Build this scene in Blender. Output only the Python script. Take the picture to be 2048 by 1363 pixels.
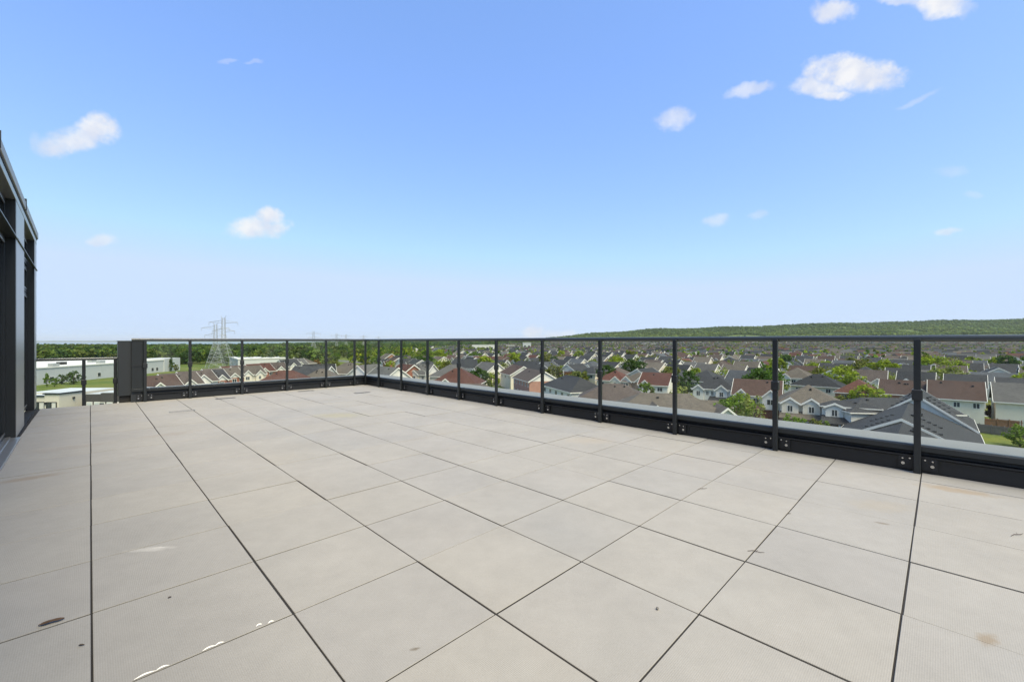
import bpy, bmesh, math, random
import numpy as np
from mathutils import Vector, Matrix

R = math.radians
rnd = random.Random(7)
scene = bpy.context.scene
for o in list(bpy.data.objects):
    bpy.data.objects.remove(o)
COL = scene.collection

# ------------------------------------------------------------------ camera
CAM_Z = 1.18            # eye height over the terrace pavers
GROUND = -17.0          # street level below the terrace
F_PX = 850.0            # focal length in photo pixels (2048 wide)
cam_data = bpy.data.cameras.new('camera')
cam_data.sensor_width = 36.0
cam_data.lens = 36.0 * F_PX / 2048.0
cam_data.clip_start = 0.05
cam_data.clip_end = 120000.0
cam = bpy.data.objects.new('camera', cam_data)
COL.objects.link(cam)
cam.location = (0, 0, CAM_Z)
cam.rotation_euler = (R(90), 0, 0)
scene.camera = cam

# ------------------------------------------------------------------ world / sky
SUN_EL, SUN_AZ = 58.0, 141.0      # azimuth clockwise from +Y (view direction): behind, to the right
world = bpy.data.worlds.new('World')
scene.world = world
world.use_nodes = True
world.cycles.sampling_method = 'MANUAL'
world.cycles.sample_map_resolution = 256
wt = world.node_tree
for n in list(wt.nodes):
    wt.nodes.remove(n)


class NB:
    """tiny helper for wiring node trees"""
    def __init__(s, tree):
        s.t = tree

    def n(s, typ, **kw):
        nd = s.t.nodes.new(typ)
        for k, v in kw.items():
            setattr(nd, k, v)
        return nd

    def put(s, sock, val):
        if isinstance(val, bpy.types.NodeSocket):
            s.t.links.new(val, sock)
        elif val is not None:
            sock.default_value = val

    def m(s, op, a, b=None, c=None, clamp=False):
        nd = s.n('ShaderNodeMath', operation=op, use_clamp=clamp)
        s.put(nd.inputs[0], a)
        if b is not None:
            s.put(nd.inputs[1], b)
        if c is not None:
            s.put(nd.inputs[2], c)
        return nd.outputs[0]

    def mix(s, fac, a, b, blend='MIX'):
        nd = s.n('ShaderNodeMix', data_type='RGBA', blend_type=blend)
        s.put(nd.inputs[0], fac)
        s.put(nd.inputs[6], a)
        s.put(nd.inputs[7], b)
        return nd.outputs[2]

    def noise(s, vec, scale, detail=4.0, rough=0.55, dist=0.0):
        nd = s.n('ShaderNodeTexNoise')
        if vec is not None:
            s.put(nd.inputs['Vector'], vec)
        nd.inputs['Scale'].default_value = scale
        nd.inputs['Detail'].default_value = detail
        nd.inputs['Roughness'].default_value = rough
        nd.inputs['Distortion'].default_value = dist
        return nd

    def ramp(s, fac, stops):
        nd = s.n('ShaderNodeValToRGB')
        s.put(nd.inputs[0], fac)
        el = nd.color_ramp.elements
        while len(el) < len(stops):
            el.new(0.5)
        for e, (p, c) in zip(el, stops):
            e.position = p
            e.color = c if len(c) == 4 else (*c, 1)
        return nd.outputs[0]

    def sstep(s, lo, hi, x):
        nd = s.n('ShaderNodeMapRange', interpolation_type='SMOOTHSTEP')
        s.put(nd.inputs[0], x)
        nd.inputs[1].default_value = lo
        nd.inputs[2].default_value = hi
        return nd.outputs[0]


w = NB(wt)
sky = w.n('ShaderNodeTexSky', sky_type='NISHITA')
sky.sun_disc = False
sky.sun_elevation = R(SUN_EL)
sky.sun_rotation = R(SUN_AZ)
sky.altitude = 100
sky.air_density = 1.0
sky.dust_density = 1.2
sky.ozone_density = 1.0
SKY_STRENGTH = 0.15
geo = w.n('ShaderNodeTexCoord')
dirv = geo.outputs['Generated']
# domain warp so that cloud outlines are ragged
wn = w.noise(dirv, 26.0, 5.0, 0.55)
wsub = w.n('ShaderNodeVectorMath', operation='SUBTRACT')
w.put(wsub.inputs[0], wn.outputs['Color'])
wsub.inputs[1].default_value = (0.5, 0.5, 0.5)
wsc = w.n('ShaderNodeVectorMath', operation='SCALE')
w.put(wsc.inputs[0], wsub.outputs[0])
wsc.inputs['Scale'].default_value = 0.026
wadd = w.n('ShaderNodeVectorMath', operation='ADD')
w.put(wadd.inputs[0], dirv)
w.put(wadd.inputs[1], wsc.outputs[0])
sep = w.n('ShaderNodeSeparateXYZ')
w.put(sep.inputs[0], wadd.outputs[0])
az = w.m('ARCTAN2', sep.outputs[0], sep.outputs[1])
el = w.m('ARCSINE', sep.outputs[2])
# the same cloud field goes on round the whole sky (three sectors of 120 degrees)
azw = w.m('SUBTRACT', w.m('FLOORED_MODULO', w.m('ADD', az, R(60)), R(120)), R(60))


def px_dir(px, py):
    d = Vector(((px - 1024) / F_PX, 1.0, (681.5 - py) / F_PX)).normalized()
    return math.atan2(d.x, d.y), math.asin(d.z)


#        px    py   half-width half-height density tilt
CLOUDS = [(1705, 145, 92, 36, 1.1, -0.05), (1640, 172, 60, 20, .85, 0.0), (1668, 190, 42, 12, .9, 0.0), (1666, 20, 44, 26, .9, 0.0), (1885, 6, 62, 26, 1.0, 0.0), (1820, 2, 60, 12, .6, 0.0),
          (1350, 237, 38, 22, 0.62, 0.1), (1500, 180, 46, 14, 0.62, 0.2),
          (1838, 200, 44, 8, 0.32, 0.45), (150, 282, 76, 26, .85, 0.15), (198, 262, 46, 30, .95, 0.0), (72, 285, 12, 20, .3, 0.0),
          (515, 455, 60, 22, .9, 0.1), (540, 432, 28, 20, .95, 0.0), (205, 478, 32, 12, 0.6, 0.15),
          (1430, 440, 28, 11, 0.42, 0.15), (1518, 430, 20, 8, 0.3, 0.15), (1897, 464, 24, 8, 0.55, 0.1),
          (1905, 340, 34, 12, 0.22, 0.0), (455, 125, 20, 5, 0.25, 0.15), (508, 122, 18, 5, .25, .2), (1065, 662, 20, 13, 0.9, 0.0),
          (1115, 668, 32, 9, 0.6, 0.0), (1950, 388, 22, 8, 0.2, 0.1)]
cover = None
fine = w.noise(dirv, 40.0, 8.0, 0.68)
fine_v = w.m('MULTIPLY', w.m('SUBTRACT', fine.outputs['Fac'], 0.5), 1.9)
pu = w.m('TANGENT', azw)
pvv = w.m('DIVIDE', w.m('TANGENT', el), w.m('COSINE', azw))
for (px, py, hw, hh, dens, tilt) in CLOUDS:
    da = w.m('DIVIDE', w.m('SUBTRACT', pu, (px - 1024) / F_PX), hw * 1.12 / F_PX)
    de = w.m('DIVIDE', w.m('SUBTRACT', pvv, (681.5 - py) / F_PX), hh * 1.12 / F_PX)
    de = w.m('SUBTRACT', de, w.m('MULTIPLY', da, tilt * hw / hh))
    q = w.m('ADD', w.m('MULTIPLY', da, da), w.m('MULTIPLY', de, de))
    body = w.m('ADD', w.m('SUBTRACT', 1.0, q), fine_v)
    c = w.m('MULTIPLY', w.sstep(-0.25, 1.05, body), dens)
    cover = c if cover is None else w.m('MAXIMUM', cover, c)
cover = w.m('MINIMUM', cover, 0.97)
ssep = w.n('ShaderNodeSeparateColor')
w.put(ssep.inputs[0], sky.outputs[0])
scmb = w.n('ShaderNodeCombineColor')
for ch, (gm, gain) in enumerate(((0.79, 0.585), (0.665, 0.798), (0.70, 1.13))):
    w.put(scmb.inputs[ch], w.m('MULTIPLY', w.m('POWER', ssep.outputs[ch], gm), gain))
skycol = scmb.outputs[0]
skymin = w.n('ShaderNodeVectorMath', operation='MINIMUM')
w.put(skymin.inputs[0], skycol)
skymin.inputs[1].default_value = (1.52, 1.90, 2.5)
skycol = skymin.outputs[0]
CLOUD_V = 2.3
ctex = w.noise(dirv, 30.0, 3.0, 0.5)
cloudcol = w.ramp(ctex.outputs['Fac'], [(0.36, (0.80, 0.845, 0.97, 1)), (0.60, (1.0, 1.0, 1.02, 1))])
cloudcol = w.mix(1.0, cloudcol, (CLOUD_V, CLOUD_V, CLOUD_V, 1.0), 'MULTIPLY')
final = w.mix(cover, skycol, cloudcol)
bg = w.n('ShaderNodeBackground')
w.put(bg.inputs['Color'], final)
bg.inputs['Strength'].default_value = SKY_STRENGTH
wo = w.n('ShaderNodeOutputWorld')
wt.links.new(bg.outputs[0], wo.inputs['Surface'])

sun_data = bpy.data.lights.new('sun', 'SUN')
sun_data.energy = 2.45
sun_data.angle = R(40)
sun_data.color = (1.0, 0.868, 0.63)
sun = bpy.data.objects.new('sun', sun_data)
COL.objects.link(sun)
sd = Vector((math.sin(R(SUN_AZ)) * math.cos(R(SUN_EL)), math.cos(R(SUN_AZ)) * math.cos(R(SUN_EL)), math.sin(R(SUN_EL))))
sun.location = sd * 60
sun.rotation_euler = (-sd).to_track_quat('-Z', 'Y').to_euler()

scene.view_settings.view_transform = 'Standard'
scene.view_settings.look = 'None'
scene.view_settings.gamma = 1.0
scene.view_settings.use_curve_mapping = False
scene.view_settings.exposure = 1.45
scene.render.engine = 'CYCLES'
scene.cycles.use_denoising = True
scene.cycles.max_bounces = 8
scene.cycles.diffuse_bounces = 3
scene.cycles.transparent_max_bounces = 16
scene.cycles.volume_bounces = 0
scene.cycles.caustics_reflective = False
scene.cycles.caustics_refractive = False

# ------------------------------------------------------------------ materials
MATS = {}


def new_mat(name):
    mt = bpy.data.materials.new(name)
    mt.use_nodes = True
    nt = mt.node_tree
    for n in list(nt.nodes):
        nt.nodes.remove(n)
    b = NB(nt)
    out = b.n('ShaderNodeOutputMaterial')
    bs = b.n('ShaderNodeBsdfPrincipled')
    nt.links.new(bs.outputs[0], out.inputs['Surface'])
    MATS[name] = mt
    return mt, b, bs, out


def bump(b, bs, height, strength=0.3, dist=0.01):
    bp = b.n('ShaderNodeBump')
    bp.inputs['Strength'].default_value = strength
    bp.inputs['Distance'].default_value = dist
    b.put(bp.inputs['Height'], height)
    b.put(bs.inputs['Normal'], bp.outputs[0])


def simple(name, col, rough=0.6, metal=0.0, var=0.12, scale=3.0, obj_color=False, bumps=None, spec=0.5):
    mt, b, bs, out = new_mat(name)
    tc = b.n('ShaderNodeTexCoord')
    nz = b.noise(tc.outputs['Object'], scale, 5.0, 0.6)
    v = b.m('ADD', 1.0 - var, b.m('MULTIPLY', nz.outputs['Fac'], 2 * var))
    if obj_color:
        oi = b.n('ShaderNodeObjectInfo')
        base = oi.outputs['Color']
    else:
        rgb = b.n('ShaderNodeRGB')
        rgb.outputs[0].default_value = (*col, 1)
        base = rgb.outputs[0]
    vm = b.n('ShaderNodeVectorMath', operation='SCALE')
    b.put(vm.inputs[0], base)
    b.put(vm.inputs['Scale'], v)
    b.put(bs.inputs['Base Color'], vm.outputs[0])
    bs.inputs['Roughness'].default_value = rough
    bs.inputs['Metallic'].default_value = metal
    bs.inputs['Specular IOR Level'].default_value = spec
    if bumps:
        nz2 = b.noise(tc.outputs['Object'], bumps[0], 4.0, 0.6)
        bump(b, bs, nz2.outputs['Fac'], bumps[1], bumps[2])
    return mt


# --- concrete paver
mt, b, bs, out = new_mat('paver_concrete')
tc = b.n('ShaderNodeTexCoord')
oi = b.n('ShaderNodeObjectInfo')
gp = b.n('ShaderNodeNewGeometry')
pos = gp.outputs['Position']
tone = b.ramp(oi.outputs['Random'], [(0.0, (0.268, 0.265, 0.254)), (0.3, (0.286, 0.280, 0.262)), (0.6, (0.274, 0.270, 0.259)), (0.8, (0.290, 0.283, 0.263)), (1.0, (0.280, 0.274, 0.256))])
n1 = b.noise(pos, 1.6, 5.0, 0.6)
n2 = b.noise(pos, 9.0, 5.0, 0.65)
n3 = b.noise(pos, 150.0, 3.0, 0.7)
v = b.m('ADD', 0.58, b.m('MULTIPLY', n1.outputs['Fac'], 0.32))
v = b.m('ADD', v, b.m('MULTIPLY', n2.outputs['Fac'], 0.20))
v = b.m('ADD', v, b.m('MULTIPLY', n3.outputs['Fac'], 0.32))
# fine cast texture of little dimples in diagonal rows
mp = b.n('ShaderNodeMapping')
mp.inputs['Rotation'].default_value = (0, 0, R(45))
mp.inputs['Scale'].default_value = (105, 105, 105)
b.put(mp.inputs['Vector'], tc.outputs['Object'])
sx = b.n('ShaderNodeSeparateXYZ')
b.put(sx.inputs[0], mp.outputs[0])
dim = b.m('MULTIPLY', b.m('SINE', b.m('MULTIPLY', sx.outputs[0], 6.2832)), b.m('SINE', b.m('MULTIPLY', sx.outputs[1], 6.2832)))
v = b.m('ADD', v, b.m('MULTIPLY', dim, 0.06))
# dark specks
vor = b.n('ShaderNodeTexVoronoi')
b.put(vor.inputs['Vector'], pos)
vor.inputs['Scale'].default_value = 4.0
speck = b.sstep(0.030, 0.018, vor.outputs['Distance'])
sr = b.n('ShaderNodeSeparateColor')
b.put(sr.inputs[0], vor.outputs['Color'])
speck = b.m('MULTIPLY', speck, b.m('GREATER_THAN', sr.outputs[0], 0.72))
vm = b.n('ShaderNodeVectorMath', operation='SCALE')
b.put(vm.inputs[0], tone)
b.put(vm.inputs['Scale'], v)
colr = b.mix(b.m('MULTIPLY', speck, 0.6), vm.outputs[0], (0.10, 0.085, 0.07, 1))
# tinted weathering: warm rust and cool damp patches
wz = b.noise(pos, 0.75, 4.0, 0.55, 0.4)
warm = b.m('MULTIPLY', b.sstep(0.52, 0.75, wz.outputs['Fac']), 0.45)
colr = b.mix(warm, colr, b.mix(1.0, colr, (1.03, 0.99, 0.93, 1), 'MULTIPLY'))
cz = b.noise(pos, 0.5, 3.0, 0.5, 0.2)
colr = b.mix(b.m('MULTIPLY', b.sstep(0.50, 0.72, cz.outputs['Fac']), 0.7), colr, b.mix(1.0, colr, (0.90, 0.93, 0.97, 1), 'MULTIPLY'))
stain_n = b.noise(pos, 13.0, 5.0, 0.7, 0.6)


def stain(b, colr, x, y, rx, ry, ang, col, amt, thr=0.42):
    m1 = b.n('ShaderNodeMapping')
    m1.vector_type = 'TEXTURE'
    m1.inputs['Location'].default_value = (x, y, 0)
    m1.inputs['Rotation'].default_value = (0, 0, ang)
    m1.inputs['Scale'].default_value = (rx, ry, 1000)
    b.put(m1.inputs['Vector'], pos)
    ln = b.n('ShaderNodeVectorMath', operation='LENGTH')
    b.put(ln.inputs[0], m1.outputs[0])
    f = b.m('SUBTRACT', 1.0, ln.outputs['Value'], clamp=True)
    f = b.m('MULTIPLY', b.sstep(thr, thr + 0.35, b.m('ADD', b.m('MULTIPLY', f, 0.55), b.m('MULTIPLY', stain_n.outputs['Fac'], 0.62))), b.m('GREATER_THAN', f, 0.0))
    return b.mix(b.m('MULTIPLY', b.m('MULTIPLY', f, b.sstep(0.0, 0.35, b.m('SUBTRACT', 1.0, ln.outputs['Value'], clamp=True))), amt), colr, col)


def floor_pt(px, py):
    d = F_PX * CAM_Z / (py - 681.5)
    return ((px - 1024) / F_PX * d, d)


for (px, py, rx, ry, ang, col, amt) in [
        (1915, 980, .36, .15, R(-40), (0.26, 0.195, 0.12, 1), .55), (1760, 1010, .35, .2, 0, (0.30, 0.26, 0.19, 1), .3),
        (1975, 1277, .11, .05, R(30), (0.20, 0.15, 0.09, 1), .6), (1765, 1046, .07, .03, R(-30), (0.14, 0.115, 0.08, 1), .6),
        (95, 830, .7, .25, R(40), (0.20, 0.18, 0.15, 1), .35), (60, 955, .35, .12, R(45), (0.20, 0.15, 0.10, 1), .5),
        (340, 868, .5, .2, R(40), (0.24, 0.21, 0.18, 1), .35), (832, 1296, .035, .016, R(20), (0.10, 0.08, 0.05, 1), .7),
        (140, 895, .6, .2, R(45), (0.25, 0.22, 0.19, 1), .3), (680, 830, .7, .4, 0, (0.33, 0.31, 0.17, 1), .35),
        (1180, 880, .5, .3, 0, (0.36, 0.30, 0.22, 1), .25)]:
    fx, fy = floor_pt(px, py)
    colr = stain(b, colr, fx, fy, rx, ry, ang, col, amt)
# pale efflorescence smear and scuffs
for (px, py, rx, ry, ang, amt) in [(322, 1094, .08, .012, R(10), .30), (300, 1098, .20, .05, R(10), .22)]:
    fx, fy = floor_pt(px, py)
    colr = stain(b, colr, fx, fy, rx, ry, ang, (0.72, 0.71, 0.68, 1), amt)
b.put(bs.inputs['Base Color'], colr)
bs.inputs['Roughness'].default_value = 0.82
bs.inputs['Specular IOR Level'].default_value = 0.35
h = b.m('ADD', b.m('MULTIPLY', dim, 0.35), b.m('MULTIPLY', n3.outputs['Fac'], 0.8))
bump(b, bs, h, 0.35, 0.002)

simple('deck_membrane', (0.016, 0.0145, 0.013), 0.9, var=0.3)
simple('rail_metal', (0.020, 0.024, 0.028), 0.38, 0.25, var=0.10, scale=6, bumps=(180, 0.06, 0.001))
simple('rail_cap', (0.060, 0.068, 0.070), 0.22, 0.35, var=0.06, scale=6, spec=0.9)
simple('curb_metal', (0.014, 0.016, 0.020), 0.45, 0.2, var=0.16, scale=2.5, bumps=(7, 0.08, 0.004))
simple('coping_metal', (0.20, 0.20, 0.19), 0.55, 0.0, var=0.08, scale=1.3, bumps=(4, 0.10, 0.006))
simple('bolt_steel', (0.50, 0.50, 0.51), 0.25, 1.0, var=0.05)
simple('roof_trim', (0.34, 0.34, 0.335), 0.45, 0.3, var=0.06)
simple('panel_metal', (0.40, 0.405, 0.40), 0.34, 0.75, var=0.06, scale=1.2, bumps=(1.6, 0.10, 0.01))
simple('frame_dark', (0.020, 0.023, 0.027), 0.35, 0.2, var=0.08)
simple('aluminium', (0.48, 0.49, 0.50), 0.3, 0.8, var=0.08)
simple('box_metal', (0.026, 0.031, 0.037), 0.45, 0.2, var=0.08, scale=2)
simple('rubber_black', (0.012, 0.012, 0.012), 0.7)
simple('drain_metal', (0.16, 0.155, 0.145), 0.6, 0.3, var=0.2, scale=20)


def glass(name, tint, refl=0.045, dark=None):
    mt, b, bs, out = new_mat(name)
    mt.node_tree.nodes.remove(bs)
    tr = b.n('ShaderNodeBsdfTransparent')
    tr.inputs[0].default_value = (*tint, 1)
    gl = b.n('ShaderNodeBsdfGlossy')
    gl.inputs['Roughness'].default_value = 0.02
    lw = b.n('ShaderNodeLayerWeight')
    lw.inputs['Blend'].default_value = 0.5
    mx = b.n('ShaderNodeMixShader')
    b.put(mx.inputs[0], b.m('ADD', 0.012, b.m('MULTIPLY', b.m('POWER', lw.outputs['Facing'], 5.0), 0.5)))
    mt.node_tree.links.new(tr.outputs[0], mx.inputs[1])
    mt.node_tree.links.new(gl.outputs[0], mx.inputs[2])
    gp_ = b.n('ShaderNodeNewGeometry')
    nz_ = b.noise(gp_.outputs['Position'], 2.2, 5.0, 0.65)
    df = b.n('ShaderNodeBsdfDiffuse')
    df.inputs[0].default_value = (0.55, 0.57, 0.57, 1)
    mx2 = b.n('ShaderNodeMixShader')
    b.put(mx2.inputs[0], b.m('MULTIPLY', b.sstep(0.42, 0.75, nz_.outputs['Fac']), 0.035))
    mt.node_tree.links.new(mx.outputs[0], mx2.inputs[1])
    mt.node_tree.links.new(df.outputs[0], mx2.inputs[2])
    mt.node_tree.links.new(mx2.outputs[0], out.inputs['Surface'])
    return mt


glass('guard_glass', (0.945, 0.975, 0.965))
mt, b, bs, out = new_mat('door_glass')
bs.inputs['Base Color'].default_value = (0.012, 0.018, 0.020, 1)
bs.inputs['Roughness'].default_value = 0.05
bs.inputs['Specular IOR Level'].default_value = 0.9
simple('window_glass', (0.035, 0.045, 0.055), 0.08, var=0.4, scale=0.8)


# --- house materials (colour comes from each object)
def shingle(name, attr=False):
    mt, b, bs, out = new_mat(name)
    tc = b.n('ShaderNodeTexCoord')
    if attr:
        at = b.n('ShaderNodeAttribute')
        at.attribute_name = 'Col'
        base = at.outputs['Color']
        gp = b.n('ShaderNodeNewGeometry')
        vec = gp.outputs['Position']
    else:
        oi = b.n('ShaderNodeObjectInfo')
        base = oi.outputs['Color']
        gp = b.n('ShaderNodeNewGeometry')
        vec = gp.outputs['Position']
    n1 = b.noise(vec, 0.35, 4, 0.6)
    n2 = b.noise(vec, 4.5, 4, 0.75)
    vv = b.m('ADD', 0.50, b.m('ADD', b.m('MULTIPLY', n1.outputs['Fac'], 0.45), b.m('MULTIPLY', n2.outputs['Fac'], 0.55)))
    if not attr:
        br = b.n('ShaderNodeTexBrick')
        sp = b.n('ShaderNodeSeparateXYZ')
        b.put(sp.inputs[0], tc.outputs['Object'])
        cb = b.n('ShaderNodeCombineXYZ')
        b.put(cb.inputs[0], b.m('ADD', sp.outputs[0], b.m('MULTIPLY', sp.outputs[1], 0.13)))
        b.put(cb.inputs[1], sp.outputs[2])
        b.put(br.inputs['Vector'], cb.outputs[0])
        br.inputs['Scale'].default_value = 1.0
        br.inputs['Brick Width'].default_value = 0.45
        br.inputs['Row Height'].default_value = 0.11
        br.inputs['Mortar Size'].default_value = 0.012
        br.inputs['Color1'].default_value = (0.82, 0.82, 0.82, 1)
        br.inputs['Color2'].default_value = (1.16, 1.14, 1.12, 1)
        br.inputs['Mortar'].default_value = (0.62, 0.62, 0.62, 1)
        base = b.mix(1.0, base, br.outputs['Color'], 'MULTIPLY')
    vm = b.n('ShaderNodeVectorMath', operation='SCALE')
    b.put(vm.inputs[0], base)
    b.put(vm.inputs['Scale'], vv)
    b.put(bs.inputs['Base Color'], vm.outputs[0])
    bs.inputs['Roughness'].default_value = 0.85
    bs.inputs['Specular IOR Level'].default_value = 0.3
    return mt


shingle('shingle')
shingle('far_surface', attr=True)


def siding(name):
    mt, b, bs, out = new_mat(name)
    oi = b.n('ShaderNodeObjectInfo')
    gp = b.n('ShaderNodeNewGeometry')
    sp = b.n('ShaderNodeSeparateXYZ')
    b.put(sp.inputs[0], gp.outputs['Position'])
    fr = b.m('FRACT', b.m('MULTIPLY', sp.outputs[2], 5.0))
    line = b.sstep(0.86, 0.97, fr)
    nz = b.noise(gp.outputs['Position'], 0.9, 4, 0.6)
    vv = b.m('MULTIPLY', b.m('ADD', 0.84, b.m('MULTIPLY', nz.outputs['Fac'], 0.3)), b.m('SUBTRACT', 1.0, b.m('MULTIPLY', line, 0.18)))
    vm = b.n('ShaderNodeVectorMath', operation='SCALE')
    b.put(vm.inputs[0], oi.outputs['Color'])
    b.put(vm.inputs['Scale'], vv)
    b.put(bs.inputs['Base Color'], vm.outputs[0])
    bs.inputs['Roughness'].default_value = 0.6
    return mt


siding('siding')
mt, b, bs, out = new_mat('brick')
oi = b.n('ShaderNodeObjectInfo')
gp = b.n('ShaderNodeNewGeometry')
tc = b.n('ShaderNodeTexCoord')
sp = b.n('ShaderNodeSeparateXYZ')
b.put(sp.inputs[0], tc.outputs['Object'])
cb = b.n('ShaderNodeCombineXYZ')
b.put(cb.inputs[0], b.m('ADD', sp.outputs[0], sp.outputs[1]))
b.put(cb.inputs[1], sp.outputs[2])
br = b.n('ShaderNodeTexBrick')
b.put(br.inputs['Vector'], cb.outputs[0])
br.inputs['Scale'].default_value = 1.0
br.inputs['Brick Width'].default_value = 0.24
br.inputs['Row Height'].default_value = 0.08
br.inputs['Mortar Size'].default_value = 0.008
br.inputs['Color1'].default_value = (0.75, 0.75, 0.75, 1)
br.inputs['Color2'].default_value = (1.15, 1.1, 1.1, 1)
br.inputs['Mortar'].default_value = (1.25, 1.35, 1.4, 1)
nz = b.noise(gp.outputs['Position'], 0.8, 4, 0.6)
vm = b.n('ShaderNodeVectorMath', operation='SCALE')
b.put(vm.inputs[0], b.mix(1.0, oi.outputs['Color'], br.outputs['Color'], 'MULTIPLY'))
b.put(vm.inputs['Scale'], b.m('ADD', 0.8, b.m('MULTIPLY', nz.outputs['Fac'], 0.4)))
b.put(bs.inputs['Base Color'], vm.outputs[0])
bs.inputs['Roughness'].default_value = 0.85
simple('white_trim', (0.74, 0.725, 0.69), 0.55, var=0.08, scale=0.6)
simple('garage_white', (0.58, 0.57, 0.54), 0.5, var=0.06)
simple('vent_black', (0.02, 0.02, 0.02), 0.6)
simple('asphalt', (0.075, 0.075, 0.078), 0.9, var=0.25, scale=0.3)
simple('concrete_walk', (0.30, 0.29, 0.27), 0.85, var=0.15, scale=0.5)
simple('warehouse_wall', (0.50, 0.51, 0.52), 0.6, var=0.06, scale=0.15)
simple('warehouse_roof', (0.62, 0.61, 0.58), 0.7, var=0.12, scale=0.06)
simple('stucco_cream', (0.58, 0.54, 0.46), 0.8, var=0.06, scale=0.4)
simple('dark_cladding', (0.055, 0.052, 0.052), 0.7, var=0.2, scale=0.7)
simple('flat_roof_pale', (0.44, 0.47, 0.48), 0.7, var=0.12, scale=0.25)
simple('wood_fence', (0.20, 0.105, 0.055), 0.85, var=0.3, scale=1.5)
simple('grey_fence', (0.17, 0.15, 0.14), 0.85, var=0.3, scale=1.5)
simple('galvanised', (0.32, 0.34, 0.33), 0.45, 0.3, var=0.1)
simple('bark', (0.10, 0.075, 0.055), 0.9, var=0.35, scale=4)
simple('car_paint', (0.3, 0.3, 0.3), 0.25, 0.3, var=0.02, obj_color=True)
simple('leaf_dead', (0.085, 0.058, 0.042), 1.0, var=0.5, scale=60, spec=0.05)
simple('white_tape', (0.72, 0.72, 0.71), 0.45, var=0.06, scale=30)
simple('twig', (0.06, 0.045, 0.035), 0.9, var=0.3, scale=60)


def foliage(name, attr=False):
    mt, b, bs, out = new_mat(name)
    gp = b.n('ShaderNodeNewGeometry')
    if attr:
        at = b.n('ShaderNodeAttribute')
        at.attribute_name = 'Col'
        base = at.outputs['Color']
    else:
        oi = b.n('ShaderNodeObjectInfo')
        base = oi.outputs['Color']
    nz = b.noise(gp.outputs['Position'], 0.9 if not attr else 0.25, 3, 0.6)
    rp = gp.outputs['Random Per Island']
    lo, hi = (0.72, 0.30) if attr else (0.45, 0.55)  # far foliage contrast lowered in place of thicker haze
    vv = b.m('ADD', lo, b.m('ADD', b.m('MULTIPLY', nz.outputs['Fac'], hi), b.m('MULTIPLY', rp, hi)))
    vm = b.n('ShaderNodeVectorMath', operation='SCALE')
    b.put(vm.inputs[0], base)
    b.put(vm.inputs['Scale'], vv)
    mt.node_tree.nodes.remove(bs)
    df = b.n('ShaderNodeBsdfDiffuse')
    b.put(df.inputs[0], vm.outputs[0])
    tl = b.n('ShaderNodeBsdfTranslucent')
    b.put(tl.inputs[0], b.mix(1.0, vm.outputs[0], (1.15, 1.2, 0.6, 1), 'MULTIPLY'))
    mx = b.n('ShaderNodeMixShader')
    mx.inputs[0].default_value = 0.35
    mt.node_tree.links.new(df.outputs[0], mx.inputs[1])
    mt.node_tree.links.new(tl.outputs[0], mx.inputs[2])
    mt.node_tree.links.new(mx.outputs[0], out.inputs['Surface'])
    return mt


foliage('foliage')
foliage('foliage_far', attr=True)

# --- ground
mt, b, bs, out = new_mat('ground_grass')
gp = b.n('ShaderNodeNewGeometry')
pos = gp.outputs['Position']
n1 = b.noise(pos, 0.03, 5, 0.6)
n2 = b.noise(pos, 0.22, 6, 0.7)
n3 = b.noise(pos, 0.006, 4, 0.6)
c1 = b.ramp(n1.outputs['Fac'], [(0.3, (0.055, 0.085, 0.022)), (0.5, (0.085, 0.125, 0.030)), (0.7, (0.14, 0.145, 0.05))])
c2 = b.mix(b.sstep(0.38, 0.62, n2.outputs['Fac']), c1, b.mix(1.0, c1, (1.35, 1.15, 0.9, 1), 'MULTIPLY'))
n4 = b.noise(pos, 1.3, 5, 0.7)
c2 = b.mix(b.sstep(0.5, 0.68, n4.outputs['Fac']), c2, b.mix(1.0, c2, (0.62, 0.68, 0.6, 1), 'MULTIPLY'))
c3 = b.ramp(n3.outputs['Fac'], [(0.35, (0.045, 0.075, 0.022)), (0.6, (0.095, 0.135, 0.035)), (0.75, (0.15, 0.16, 0.055))])
sp = b.n('ShaderNodeSeparateXYZ')
b.put(sp.inputs[0], pos)
farm = b.sstep(900.0, 1600.0, sp.outputs[1])
b.put(bs.inputs['Base Color'], b.mix(farm, c2, c3))
bs.inputs['Roughness'].default_value = 0.95
bs.inputs['Specular IOR Level'].default_value = 0.1

mt, b, bs, out = new_mat('lake_water')
bs.inputs['Base Color'].default_value = (0.06, 0.12, 0.16, 1)
bs.inputs['Roughness'].default_value = 0.22
simple('far_land', (0.07, 0.10, 0.07), 0.95, var=0.2, scale=0.001)


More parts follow.
